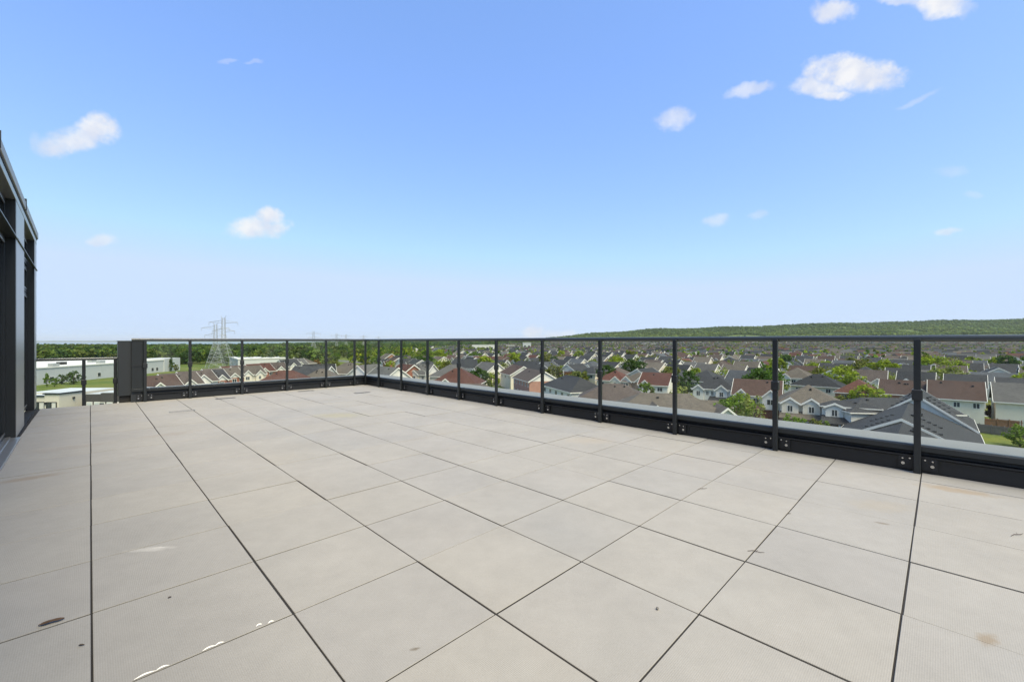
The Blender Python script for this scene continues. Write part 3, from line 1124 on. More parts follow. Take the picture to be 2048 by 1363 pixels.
def tri_wall(mb, half_span, he, pitch, at, thick=.12, axis='x', off=(0, 0), drop=.02):
    hr = he + half_span * pitch
    poly = [(-half_span, he - drop), (half_span, he - drop), (half_span, he), (0, hr), (-half_span, he)]
    if axis == 'x':
        mb.prism(poly, lambda p, q: (q + off[0], p[0] + off[1], p[1]), at - thick / 2, at + thick / 2)
    else:
        mb.prism(poly, lambda p, q: (p[0] + off[0], q + off[1], p[1]), at - thick / 2, at + thick / 2)


def hip_roof(mb, hx, hy, he, pitch, oh=.45, t=.2):
    ex, ey = hx + oh, hy + oh
    ze = he - oh * pitch
    m = min(ex, ey)
    zr = ze + m * pitch + t
    if ex >= ey:
        r0, r1 = (-(ex - ey), 0, zr), (ex - ey + .001, 0, zr)
    else:
        r0, r1 = (0, -(ey - ex), zr), (0, ey - ex, zr)
    vs = [(-ex, -ey, ze), (ex, -ey, ze), (ex, ey, ze), (-ex, ey, ze), (-ex, -ey, ze + t), (ex, -ey, ze + t), (ex, ey, ze + t), (-ex, ey, ze + t), r0, r1]
    fs = [(0, 3, 2, 1), (0, 1, 5, 4), (1, 2, 6, 5), (2, 3, 7, 6), (3, 0, 4, 7)]
    if ex >= ey:
        fs += [(4, 5, 9, 8), (5, 6, 9), (6, 7, 8, 9), (7, 4, 8)]
    else:
        fs += [(4, 5, 8), (5, 6, 9, 8), (6, 7, 9), (7, 4, 8, 9)]
    mb.add(vs, fs)
    return zr


def eave_trim(mb, hx, hy, he, pitch, oh=.45, sides='fb'):
    ze = he - oh * pitch
    if 'f' in sides:
        mb.box(-hx - oh, hx + oh, -hy - oh - .07, -hy - oh - .003, ze - .03, ze + .17)
    if 'b' in sides:
        mb.box(-hx - oh, hx + oh, hy + oh + .003, hy + oh + .07, ze - .03, ze + .17)
    if 'l' in sides:
        mb.box(-hx - oh - .07, -hx - oh - .003, -hy - oh, hy + oh, ze - .03, ze + .17)
    if 'r' in sides:
        mb.box(hx + oh + .003, hx + oh + .07, -hy - oh, hy + oh, ze - .03, ze + .17)


def build_house(spec, seed):
    """returns a list of part records [(name, mesh, colour, loc, rz, [subparts])] for a house whose front faces -y"""
    rr = random.Random(seed)
    wd, dp = spec.get('w', 10.0), spec.get('d', 11.0)
    he = spec.get('he', 5.6)
    pitch = spec.get('pitch', 0.68)
    hx, hy = wd / 2, dp / 2
    style = spec.get('style', 'gable')
    roofc = ROOFS[spec['roof']]
    jit = 1 + rr.uniform(-.12, .12)
    roofc = tuple(c * jit for c in roofc)
    up = spec['wall']
    low = spec.get('low', up)
    upc, upm = (WALLS[up], 'siding') if up in WALLS else (BRICKS[up], 'brick')
    loc_, lom = (WALLS[low], 'siding') if low in WALLS else (BRICKS[low], 'brick')
    gab = spec.get('gable', 'white')
    gac, gam = (WALLS[gab], 'siding') if gab in WALLS else (BRICKS[gab], 'brick')
    parts = []
    full = spec.get('lod', 1) == 1
    zb = -.4
    if low != up:
        parts.append(('lower_wall', MB().box(-hx - .04, hx + .04, -hy - .04, hy + .04, zb, 2.75).mesh('lower_wall', lom), loc_, (0, 0, 0), 0, []))
        parts.append(('wall', MB().box(-hx, hx, -hy, hy, 2.74, he).mesh('wall', upm), upc, (0, 0, 0), 0, []))
    else:
        parts.append(('wall', MB().box(-hx, hx, -hy, hy, zb, he).mesh('wall', upm), upc, (0, 0, 0), 0, []))
    roof = MB()
    trim = MB()
    if style == 'gable':
        hr = gable_roof(roof, hx, hy, he, pitch)
        for at, sg in ((-hx, -1), (hx, 1)):
            g_ = MB()
            tri_wall(g_, hy, he, pitch, at - sg * .055, thick=.12)
            parts.append(('gable', g_.mesh('gable', gam), gac, (0, 0, 0), 0, []))
            rake_trim(trim, hy, he, pitch, at + sg * .395)
        eave_trim(trim, hx, hy, he, pitch)
    elif style == 'gable_y':
        hr = gable_roof(roof, hy, hx, he, pitch, axis='y')
        for at, sg in ((-hy, -1), (hy, 1)):
            g_ = MB()
            tri_wall(g_, hx, he, pitch, at - sg * .055, thick=.12, axis='y')
            parts.append(('gable', g_.mesh('gable', gam), gac, (0, 0, 0), 0, []))
            rake_trim(trim, hx, he, pitch, at + sg * .395, axis='y')
        eave_trim(trim, hx, hy, he, pitch, sides='lr')
    else:
        hr = hip_roof(roof, hx, hy, he, pitch)
        eave_trim(trim, hx, hy, he, pitch, sides='fblr')
    # cross gables on the front (and back)
    for (gx, gw, proj, side, gp, gh) in spec.get('bays', []):
        bh = gw / 2
        fy = (-hy - proj) if side == 'f' else (hy + proj)
        sg = -1 if side == 'f' else 1
        zr = gh + bh * gp
        # depth at which the small ridge meets the main slope
        if style == 'gable_y':
            back = -hy + 1.0
        else:
            back = -hy + max(.4, (zr - he) / pitch) + .5
        back = min(back, 0.0)
        a0, a1 = (fy - .35, back) if side == 'f' else (-back, fy + .35)
        gable_roof(roof, 0, bh, gh, gp, oh=.32, axis='y', off=(gx, 0), a=a0, b_=a1, t=.18)
        g_ = MB()
        if proj > .05:
            parts.append(('bay', MB().box(gx - bh, gx + bh, min(fy, sg * (hy - .2)), max(fy, sg * (hy - .2)), 2.5 if proj < .9 else zb, gh).mesh('bay', upm), upc, (0, 0, 0), 0, []))
        tri_wall(g_, bh, gh, gp, fy - sg * .055, thick=.14, axis='y', off=(gx, 0))
        parts.append(('gable', g_.mesh('gable', gam), gac, (0, 0, 0), 0, []))
        rake_trim(trim, bh, gh, gp, fy + sg * .36, oh=.32, axis='y', off=(gx, 0), t=.18)
        if full:
            fm, pm = window_meshes(1.5 if gw > 3 else 1.0, 1.35, 2)
            if proj > .05 or gh >= he - .01:
                parts.append(('window', fm, None, (gx, fy + sg * .002, min(gh - 1.15, 4.35)), 0 if side == 'f' else math.pi, [('pane', pm)]))
    roof_subs = []
    if full:
        # little roof vents near the ridge
        for k in range(rr.randint(2, 4)):
            vx = rr.uniform(-hx * .7, hx * .7)
            vy = rr.choice([-1, 1]) * rr.uniform(.8, 1.8)
            if style == 'gable_y':
                vx, vy = vy, vx
            dz = (abs(vy) if style == 'gable' else abs(vx) if style == 'gable_y' else max(abs(vy), 0)) * pitch
            zt = hr - dz
            if style == 'hip':
                ridge = max(hx - hy, 0)
                vx = max(-ridge - .3, min(ridge + .3, vx))
                zt = hr - abs(vy) * pitch
            roof_subs.append(('vent', MB().box(vx - .17, vx + .17, vy - .17, vy + .17, zt - .25, zt + .28).mesh('vent', 'vent_black')))
    parts.append(('roof', roof.mesh('roof', 'shingle'), roofc, (0, 0, 0), 0, roof_subs))
    parts.append(('fascia', trim.mesh('fascia', 'white_trim'), None, (0, 0, 0), 0, []))
    # lower front: garage and porch under a lean-to roof
    if spec.get('porch'):
        px0, px1, dep = spec['porch']
        pr = MB()
        yb, yf = -hy - .03, -hy - dep
        z0, z1 = 2.75, 2.75 + dep * .45
        pr.add([(px0, yb, z1), (px1, yb, z1), (px1 + .25, yf - .3, z0 - .1), (px0 - .25, yf - .3, z0 - .1),
                (px0, yb, z1 - .15), (px1, yb, z1 - .15), (px1 + .25, yf - .3, z0 - .25), (px0 - .25, yf - .3, z0 - .25)],
               [(0, 1, 2, 3), (7, 6, 5, 4), (0, 3, 7, 4), (1, 5, 6, 2), (2, 6, 7, 3), (0, 4, 5, 1)])
        parts.append(('porch_roof', pr.mesh('porch_roof', 'shingle'), roofc, (0, 0, 0), 0, []))
        gar = spec.get('garage')
        if gar:
            g0, g1 = gar
            parts.append(('garage', MB().box(g0, g1, yf, yb + .1, zb, 2.62).mesh('garage', lom), loc_, (0, 0, 0), 0, []))
            nd = max(1, round((g1 - g0) / 3.0))
            dw = (g1 - g0) / nd
            for k in range(nd):
                gd = MB()
                for q in range(4):
                    gd.box(g0 + k * dw + .3, g0 + (k + 1) * dw - .3, yf - .05, yf + .02, .02 + q * .54, .02 + q * .54 + .52)
                gdm = gd.mesh('garage_door', 'garage_white')
                fm, pm = window_meshes(.55, .3, 1)
                parts.append(('garage_door', gdm, None, (0, 0, 0), 0, []))
                for q in range(4):
                    xx = g0 + k * dw + .3 + (dw - .6) * (q + .5) / 4
                    parts.append(('garage_pane', MB().box(xx - .24, xx + .24, yf - .065, yf - .051, 1.72, 2.05).mesh('garage_pane', 'window_glass'), None, (0, 0, 0), 0, []))
        for pxx in spec.get('posts', []):
            parts.append(('porch_post', MB().box(pxx - .16, pxx + .16, yf - .1, yf + .22, zb, 2.70).mesh('porch_post', 'white_trim'), None, (0, 0, 0), 0, []))
        dx = spec.get('door_x', (px0 + px1) / 2)
        parts.append(('door', MB().box(dx - .5, dx + .5, -hy - .09, -hy - .041, .1, 2.2).mesh('door', 'vent_black'), None, (0, 0, 0), 0, []))
    for (side, x, z, ww, wh, pn) in spec.get('wins', []):
        fm, pm = window_meshes(ww, wh, pn)
        e = .06 if (low != up and z < 2.8) else .022
        if side == 'f':
            parts.append(('window', fm, None, (x, -hy - e + .02, z), 0, [('pane', pm)]))
        elif side == 'b':
            parts.append(('window', fm, None, (x, hy + e - .02, z), math.pi, [('pane', pm)]))
        elif side == 'l':
            parts.append(('window', fm, None, (-hx - e + .02, x, z), -math.pi / 2, [('pane', pm)]))
        else:
            parts.append(('window', fm, None, (hx + e - .02, x, z), math.pi / 2, [('pane', pm)]))
    if spec.get('chimney'):
        cx, cy = spec['chimney']
        parts.append(('chimney', MB().box(cx - .35, cx + .35, cy - .35, cy + .35, he - 1, hr + .7).mesh('chimney', 'brick'), BRICKS['red brick'], (0, 0, 0), 0, []))
    return parts


HOUSES = []      # (x, y, radius, root, dist, desc)


def put_house(spec, x, y, face_deg, seed, name='house'):
    """face_deg: compass of the front normal in world degrees (x axis = 0, ccw)"""
    root = thing(name, 'x', 'house', (x, y, GROUND), R(face_deg + 90))
    for (pn, me, colr, loc, rz, subs) in build_house(spec, seed):
        o = link(pn, me, root, loc, rz, colr)
        for (sn, sm) in subs:
            link(sn, sm, o)
    desc = f"{spec['roof']}-roofed {spec['wall']}"
    HOUSES.append([x, y, max(spec.get('w', 10), spec.get('d', 11)) / 2, root, math.hypot(x, y), desc, spec.get('label')])
    return root


def at_eave(px, py, face, depth, he=5.6):
    """house centre from the photo position of the middle of its near eave"""
    d = F_PX * (CAM_Z - GROUND - he) / (py - 681.5)
    x = (px - 1024) / F_PX * d
    n = (math.cos(R(face)), math.sin(R(face)))
    return x - n[0] * depth / 2, d - n[1] * depth / 2


def W2(*xs, z=4.35, side='f', ww=1.5, wh=1.2):
    return [(side, x, z, ww, wh, 2) for x in xs]


U = 135.0       # direction along the rows of streets (left-away)
near = [
    # --- right-hand back row, rear walls toward us (front faces away)
    dict(px=1912, py=797, face=225, w=8.3, d=10.0, style='gable', roof='brown', wall='cream', label='brown-roofed cream house with patio door above the wooden fence',
         wins=W2(-3.0, .1, 3.0, ww=1.1) + [('f', .9, 1.25, 2.2, 2.1, 2)] + [('r', 0, 4.2, 1.2, 1.2, 2)]),
    dict(px=2066, py=806, face=225, w=10.0, d=10.0, style='gable', roof='grey', wall='cream', label='grey-roofed cream house with wide windows at the end of the long railing',
         wins=[('f', .4, 1.5, 3.2, 1.5, 4)] + W2(4.2)),
    dict(px=1806, py=788, face=225, w=8.4, d=9.5, pitch=.6, style='gable', roof='brown', wall='orange brick', label='brown-roofed orange brick house between the red hip roof and cream house',
         wins=W2(-2.8, 0, 2.8, ww=1.2)),
    dict(px=1712, py=785, face=225, w=8.2, d=9.5, style='hip', roof='red-brown', wall='orange brick', label='red hip-roofed orange brick house behind the big black townhouse roof',
         wins=W2(-2.2, 3.2)),
    dict(px=1630, py=771, face=226, w=11.5, d=9.5, pitch=.6, style='hip', roof='black', wall='cream', label='black hip-roofed cream house behind the taupe-roofed pair of gables',
         wins=W2(-4, -1.8, 3, ww=1.2)),
    # --- front row facing the street below us
    dict(px=1620, py=806, face=238, w=10.4, d=10.5, pitch=.6, style='hip', roof='taupe', wall='cream', low='tan brick', label='taupe-roofed house with twin cream gables above its garage doors',
         bays=[(-3.4, 2.9, .7, 'f', .7, 5.5), (.2, 2.9, .7, 'f', .7, 5.5)], porch=(-5.1, 5.1, 2.2), garage=(-4.8, .8), posts=[1.6, 4.7], door_x=3.0, wins=W2(3.0, 4.3, ww=.7, wh=1.1)),
    dict(px=1512, py=790, face=236, w=9.6, d=10.0, pitch=.62, style='gable', roof='brown', wall='white', low='red brick', label='brown-roofed white house with two front gables beside the birch tree',
         bays=[(-3.0, 3.0, .5, 'f', .95, 5.4), (2.9, 3.2, .5, 'f', .95, 5.4)], porch=(-2.4, 1.6, 2.0), posts=[-2.1, 1.2], wins=W2(0, ww=1.2)),
    dict(px=1428, py=777, face=236, w=10.4, d=10.0, pitch=.58, style='hip', roof='charcoal', wall='white', label='charcoal-roofed white house with small gables behind the large round tree',
         bays=[(-3.8, 2.5, .4, 'f', .85, 5.4), (1.8, 2.7, .4, 'f', .85, 5.4)], porch=(-1.0, 4.9, 2.0), posts=[4.5], wins=W2(-1.6, -.4, 4.1, ww=.7)),
    dict(px=1306, py=769, face=238, w=8.0, d=10.0, pitch=.6, style='gable', roof='red-brown', wall='white', label='red-roofed white house right of the brick gabled houses',
         bays=[(-2.2, 2.8, .5, 'f', .9, 5.5)], porch=(-3.7, .3, 1.6), posts=[-3.4, 0], wins=W2(1.9)),
    dict(px=1268, py=762, face=238, w=8.0, d=9.5, pitch=.58, style='hip', roof='taupe', wall='tan brick', label='taupe-roofed tan brick house with two pointed front gables',
         bays=[(-2.4, 3.2, .5, 'f', .95, 5.5), (2.2, 3.4, .5, 'f', .95, 5.5)], porch=(-4, 4, 1.8), posts=[-3.6, 3.4], wins=[]),
    dict(px=1222, py=760, face=238, w=9.5, d=9.5, pitch=.58, style='hip', roof='red-brown', wall='cream', label='red hip-roofed cream house just behind the lime green bush',
         bays=[(1.5, 3.0, .4, 'f', .9, 5.5)], wins=W2(-3, 4)),
    # --- near townhouse block, roofs only
    dict(px=1345, py=836, face=262, w=20.0, d=12.0, pitch=.53, style='hip', roof='taupe', wall='cream', label='long taupe hip roof of the nearest townhouse block', he=5.6,
         bays=[(-2.5, 5.0, .6, 'f', .8, 5.6), (8.2, 4.4, .6, 'f', .85, 5.6)], wins=W2(-8, 4)),
    dict(px=1226, py=801, face=255, w=15.0, d=11.0, pitch=.53, style='hip', roof='greyish brown', wall='beige', label='wide brown hip roof behind the willowy young tree', bays=[], wins=W2(-6, 0, 6)),
    dict(px=1112, py=775.5, face=197, w=19.0, d=10.0, pitch=.58, style='hip', roof='charcoal', wall='white', low='red brick', label='dark-roofed townhouse with white and brick bays next to the coping',
         bays=[], wins=W2(-8, -4, 0, 4, 8) + W2(-8, -4, 0, 4, 8, z=1.5)),
    dict(px=1042, py=758, face=197, w=16.5, d=10.0, pitch=.58, style='gable', roof='greyish brown', wall='pink brick', label='brown-roofed pink brick townhouse with white gable end',
         wins=W2(-7, -4.5, -1.5, 1.5, 4.5, 7, ww=.9) + W2(-7, -3.5, 0, 3.5, 7, z=1.5, ww=1.0)),
    dict(px=1011, py=746.5, face=197, w=14.0, d=10.0, pitch=.58, style='gable', roof='brown', wall='cream', label='brown-roofed cream townhouse at the far end of the brick row', wins=W2(-5, 0, 5)),
    # --- centre, hip roofs below the corner end of the long railing
    dict(px=925, py=801, face=268, w=18.0, d=11.5, pitch=.5, style='hip', roof='greyish brown', wall='beige', label='large grey hip roof closest behind the middle panes', wins=W2(-6, 0, 6)),
    dict(px=905, py=768, face=262, w=14.0, d=12.0, style='hip', roof='red-brown', wall='beige', label='red hip roof peeking over the large grey hip roof', bays=[(-2, 4, .4, 'f', .8, 5.5)], wins=[]),
    dict(px=895, py=752, face=255, w=14.0, d=11.0, style='hip', roof='grey', wall='beige', label='grey hip roof beyond the red one near the driveway', wins=[]),
    dict(px=945, py=736, face=238, w=30.0, d=11.0, style='gable', roof='charcoal', wall='white', label='long dark-roofed white terrace behind the big leafy tree', wins=W2(-12, -8, -4, 0, 4, 8, 12)),
    dict(px=1045, py=741, face=235, w=22.0, d=11.0, style='hip', roof='charcoal', wall='grey', label='wide charcoal hip roof behind the brown townhouse row', wins=[]),
    dict(px=1082, py=741, face=235, w=10.0, d=10.0, style='gable_y', roof='blue-grey', wall='white', label='grey gabled white house just past the charcoal hip roof', wins=W2(-2, 2)),
    dict(px=829, py=748, face=250, w=10.0, d=10.0, style='gable', roof='grey', wall='cream', label='grey-roofed cream house with centre gable beside the small green lawn',
         bays=[(0, 4.0, .5, 'f', .8, 5.5)], porch=(-2.5, 2.5, 1.6), posts=[-2, 2], wins=W2(-3.6, 3.6, ww=1.0)),
    dict(px=790, py=748, face=225, w=10.0, d=10.0, style='gable', roof='red-brown', wall='red brick', label='red-roofed brick house by the white street pole', bays=[(2.0, 4.0, .4, 'f', .9, 5.5)], gable='red brick', wins=W2(-3)),
    dict(px=748, py=757, face=230, w=12.0, d=10.5, style='gable', roof='grey', wall='white', label='grey-roofed white house seen just past the corner post', wins=W2(-3, 3)),
    dict(px=716, py=752, face=245, w=11.0, d=10.0, style='gable_y', roof='grey', wall='cream', label='pale cream gable end at the railing corner', wins=[]),
    dict(px=680, py=746, face=255, w=14.0, d=11.0, style='hip', roof='taupe', wall='cream', label='taupe hip-roofed cream house at the short railing by the corner', wins=W2(-4, 0, 4)),
    dict(px=640, py=749, face=298, w=11.0, d=10.5, style='gable', roof='black', wall='white', label='black-roofed house with white rake strips near the corner', wins=W2(-3, 3)),
    dict(px=606, py=757, face=262, w=13.0, d=11.0, style='gable', roof='charcoal', wall='white', label='charcoal roof with white gable end behind the red roof', wins=[]),
    dict(px=632, py=766, face=275, w=13.0, d=11.0, style='hip', roof='taupe', wall='beige', label='taupe roof close below the fourth short-railing pane', wins=[]),
    dict(px=552, py=771, face=268, w=15.0, d=11.0, style='hip', roof='red-brown', wall='beige', label='red hip roof close behind the middle of the short railing', wins=[]),
    # --- terraced row along the left street, fronts to the right
    dict(px=318, py=776, face=332, w=11.0, d=9.5, pitch=.62, style='gable', roof='brown', wall='beige', label='brown roof right beside the tall dark box', bays=[(0, 3.4, .5, 'f', .9, 5.5)], wins=W2(3)),
    dict(px=372, py=768, face=332, w=9.0, d=9.5, pitch=.62, style='gable', roof='greyish brown', wall='cream', label='brown roof with long white rake in the first clear short-railing pane', bays=[(1, 3.0, .4, 'f', .95, 5.5)], wins=[]),
    dict(px=405, py=762, face=332, w=9.0, d=9.5, pitch=.62, style='gable', roof='greyish brown', wall='white', label='second stepped brown roof along the left terraced row', bays=[(0, 4.4, .5, 'f', .95, 5.5)], wins=[]),
    dict(px=432, py=759, face=332, w=8.5, d=9.2, pitch=.62, style='gable', roof='charcoal', wall='red brick', label='charcoal-roofed brick house in the left terraced row', bays=[(1.5, 3.4, .5, 'f', .95, 5.4)], wins=W2(-2)),
    dict(px=455, py=754, face=330, w=11.0, d=9.2, pitch=.62, style='gable', roof='taupe', wall='red brick', label='taupe-roofed red brick house under the tall pylon', bays=[(2, 3.2, .5, 'f', .9, 5.4)], wins=W2(-3.4, -.8, 4.4, ww=1.1)),
    dict(px=480, py=748, face=330, w=8.5, d=9.2, pitch=.62, style='gable', roof='red-brown', wall='pink brick', label='red-roofed brick house just beyond the tall pylon', bays=[(0, 3.2, .5, 'f', .95, 5.4)], wins=[]),
    dict(px=505, py=748, face=330, w=10.0, d=9.2, pitch=.62, style='gable', roof='taupe', wall='cream', label='taupe-roofed cream house with pointed bay in the left row', bays=[(-2, 3.4, .5, 'f', 1.0, 5.4), (2.5, 3, .5, 'f', 1.0, 5.4)], wins=[]),
    dict(px=528, py=742, face=330, w=9.5, d=9.2, pitch=.62, style='gable', roof='red-brown', wall='red brick', label='red-roofed red brick house with white rakes in the left row', bays=[(0, 3.2, .5, 'f', .95, 5.4)], wins=W2(3)),
    dict(px=556, py=739, face=328, w=10.0, d=9.2, pitch=.62, style='gable', roof='greyish brown', wall='red brick', label='brown-roofed red brick house before the pale flat building', bays=[(1, 3.4, .5, 'f', .95, 5.4)], wins=W2(-3, 4, ww=1.0)),
    dict(px=586, py=731, face=328, w=9.0, d=9.2, pitch=.62, style='gable', roof='charcoal', wall='cream', label='dark-roofed cream house beyond the pale flat building', bays=[(0, 3.2, .5, 'f', .95, 5.4)], wins=[]),
    dict(px=600, py=728, face=328, w=9.0, d=9.2, pitch=.62, style='gable', roof='grey', wall='beige', label='grey-roofed beige house toward the end of the left row', bays=[(0, 3.2, .5, 'f', .95, 5.4)], wins=[]),
    dict(px=617, py=726, face=328, w=9.0, d=9.2, pitch=.62, style='hip', roof='taupe', wall='red brick', label='last red brick house of the left row beside the orange tree', wins=W2(-2.5, 2.5)),
]
for k, s in enumerate(near):
    hx_, hy_ = at_eave(s['px'], s['py'], s['face'], s['d'], s.get('he', 5.6))
    put_house(s, hx_, hy_, s['face'], 100 + k)

# the big stepped black townhouse roof: three units in line, each a little lower toward us
def TBU(v0, v1, u, half, ridge, he, nm, seed):
    c = T((v0 + v1) / 2, u)
    put_house(dict(w=v1 - v0, d=2 * half, he=he, pitch=(ridge - he) / half, style='gable', roof='charcoal', wall='white', label=nm, wins=[], lod=1), c.x, c.y, -45.2, seed)
    rf = [ch for ch in HOUSES[-1][3].children if ch.name.startswith('roof')][0]
    p_ = (ridge - he) / half
    vm_ = MB().box(-.09, .09, -.32, .32, -.02, .14).mesh('roof_vent', 'vent_black')
    for row in range(2):
        for sg in (-1, 1):
            for k in range(5):
                y_ = sg * (1.4 + k * .62)
                link('vent', vm_, rf, (-(v1 - v0) / 2 + 1.6 + row * 6.5, y_, ridge + .2 - abs(y_) * p_))


TBU(105, 120, 2.85, 7.0, 8.3, 3.2, 'rear unit of the big black stepped roof with the higher white rake', 300)
TBU(66, 82.3, 3.7, 8.0, 6.45, 2.5, 'lowest unit of the big black stepped roof closest to the coping', 303)
TBU(82.5, 104.8, 3.9, 8.2, 6.9, 2.7, 'front unit of the big black stepped roof with the lower white rake', 301)
put_house(dict(w=18.0, d=10.0, he=5.0, pitch=.40, style='hip', roof='charcoal', wall='white', label='broad charcoal hip roof joining the black stepped roof', wins=[], lod=1), 72.5, 82.5, 262, 302)
c = at_eave(1700, 814, 238, 5.0)
put_house(dict(w=8.5, d=5.0, he=5.6, pitch=.3, style='hip', roof='charcoal', wall='white', low='red brick', label='charcoal-roofed white and brick townhouse with corner porch by the black roof',
               bays=[(-2.4, 2.8, .5, 'f', .45, 5.5)], porch=(-4.4, -.4, 2.4), posts=[-4.1, -1.8], door_x=-2.4, wins=W2(1.2, 3.2, ww=1.0)), c[0], c[1], 238, 310)
# small garage with gable
c = at_eave(1428, 824, 250, 6, 2.6)
put_house(dict(w=7.0, d=6.0, he=2.6, style='gable', roof='taupe', wall='white', lod=2, label='small taupe-roofed white garage below the large round tree', wins=[('r', 0, 1.4, 1.2, 1.4, 2)]), c[0], c[1], 250, 311, 'garage_house')

# ---- streets of houses behind, laid out in rows
tmpl = []
sty = ['gable', 'gable', 'hip', 'gable', 'hip', 'gable_y', 'gable']
for k in range(16):
    q = random.Random(900 + k)
    st = sty[k % len(sty)]
    wd = q.uniform(7.6, 10.0)
    dp = q.uniform(9.0, 11.5)
    bays = []
    if st != 'gable_y':
        if q.random() < .8:
            bays.append((-wd * .24, q.uniform(3.0, 4.4), .5, 'f', q.uniform(.75, .95), 5.4))
        if q.random() < .5:
            bays.append((wd * .25, q.uniform(2.8, 3.6), .4, 'f', q.uniform(.75, .95), 5.4))
    wins = W2(*([wd * .25] if len(bays) < 2 else []), 0.0, ww=1.3) + W2(-wd * .28, wd * .25, side='b') + [('r', -1.5, 4.3, 1.2, 1.2, 2)]
    tmpl.append(dict(w=wd, d=dp, style=st, pitch=q.uniform(.52, .70), bays=bays, wins=wins, lod=2, roof='grey', wall='white'))

ROOFW = [('charcoal', 24), ('black', 14), ('grey', 11), ('blue-grey', 9), ('taupe', 14), ('brown', 12), ('red-brown', 6), ('greyish brown', 12)]
WALLW = [('white', 22), ('cream', 26), ('beige', 14), ('red brick', 15), ('tan brick', 10), ('orange brick', 9), ('pink brick', 6)]


def pick(q, tab):
    tot = sum(w_ for _, w_ in tab)
    x = q.random() * tot
    for n_, w_ in tab:
        x -= w_
        if x <= 0:
            return n_
    return tab[-1][0]


cand = []
q = random.Random(41)
rows = []
t0 = 116.0
for k in range(75):
    rows.append((t0, 225.0 if k % 2 == 0 else 45.0))
    t0 += 26.5 if k % 2 == 0 else 33.0
row_wave = lambda t, s: 9 * math.sin(s / 140 + t / 220) * smooth(60, 260, s) + 16 * math.sin(s / 420 + t / 300) * smooth(150, 700, s)
ROADS = []
for (t, face) in rows:
    s = -900 - q.random() * 10
    while s < 1500:
        s += q.uniform(9.4, 11.6)
        if q.random() < .035:
            s += q.uniform(12, 26)
        tt = t + row_wave(t, s) + q.uniform(-1, 1)
        c = T(tt, s)
        x, y = c.x, c.y
        if y < 60:
            continue
        px = 1024 + F_PX * x / y
        if px < 640 or px > 2750:
            continue
        if px < 740 and y > 260:
            continue
        lim = 2050 if px > 1150 else 700 + 1350 * smooth(800, 1150, px)
        if y > lim:
            continue
        if vnoise(x / 90 + 50, y / 90, 21) > .86 and y > 250:
            continue
        if px < 1000 and vnoise(x / 120, y / 120, 5) > .62 - .25 * smooth(1000, 750, px) and y > 300:
            continue
        bad = False
        for h_ in HOUSES:
            if abs(h_[0] - x) < 60 and math.hypot(h_[0] - x, h_[1] - y) < h_[2] + 7.5:
                bad = True
                break
        if bad:
            continue
        # keep the near street in front of the near block free
        if t < 130 and s < 52:
            continue
        if t < 150 and s < 34:
            continue
        ang = math.degrees(math.atan((row_wave(t, s + 5) - row_wave(t, s - 5)) / 10))
        cand.append((math.hypot(x, y), x, y, face - ang + q.uniform(-2, 2), q.randrange(16), pick(q, ROOFW), pick(q, WALLW), q.random()))
cand.sort()
N_IND = 300 - len(HOUSES) - 8
in_view = [c_ for c_ in cand if 1024 + F_PX * c_[1] / c_[2] < 2090]
out_view = [c_ for c_ in cand if 1024 + F_PX * c_[1] / c_[2] >= 2090]
protos = {}


def proto_parts(k, wall_is_brick, detail):
    key = (k, wall_is_brick, detail)
    if key not in protos:
        sp_ = dict(tmpl[k])
        sp_['wall'] = 'red brick' if wall_is_brick else 'white'
        sp_['gable'] = 'red brick' if (wall_is_brick and k % 3 == 0) else 'white'
        if detail == 0:
            sp_['wins'] = []
        protos[key] = build_house(sp_, 500 + k)
    return protos[key]


ind, rest = in_view[:N_IND], in_view[N_IND:] + out_view
for (dist, x, y, face, k, rc, wc, jt) in ind:
    brick = wc in BRICKS
    wallc = BRICKS[wc] if brick else WALLS[wc]
    roofc = tuple(c * (0.85 + .35 * jt) for c in ROOFS[rc])
    root = thing('house', 'x', 'house', (x, y, GROUND), R(face + 90))
    for (pn, me, colr, loc, rz, subs) in proto_parts(k, brick, 1 if dist < 330 else 0):
        cc = colr
        if pn in ('wall', 'bay'):
            cc = wallc
        elif pn == 'roof':
            cc = roofc
        elif pn == 'gable' and not (brick and k % 3 == 0):
            cc = WALLS['white'] if jt < .7 else WALLS['cream']
        elif pn == 'gable':
            cc = wallc
        o = link(pn, me, root, loc, rz, cc)
        if dist < 240:
            for (sn, sm) in subs:
                link(sn, sm, o)
    HOUSES.append([x, y, 6, root, dist, f'{rc}-roofed {wc}', None])

# remaining far houses: one mass
FV, FF, FC = [], [], []


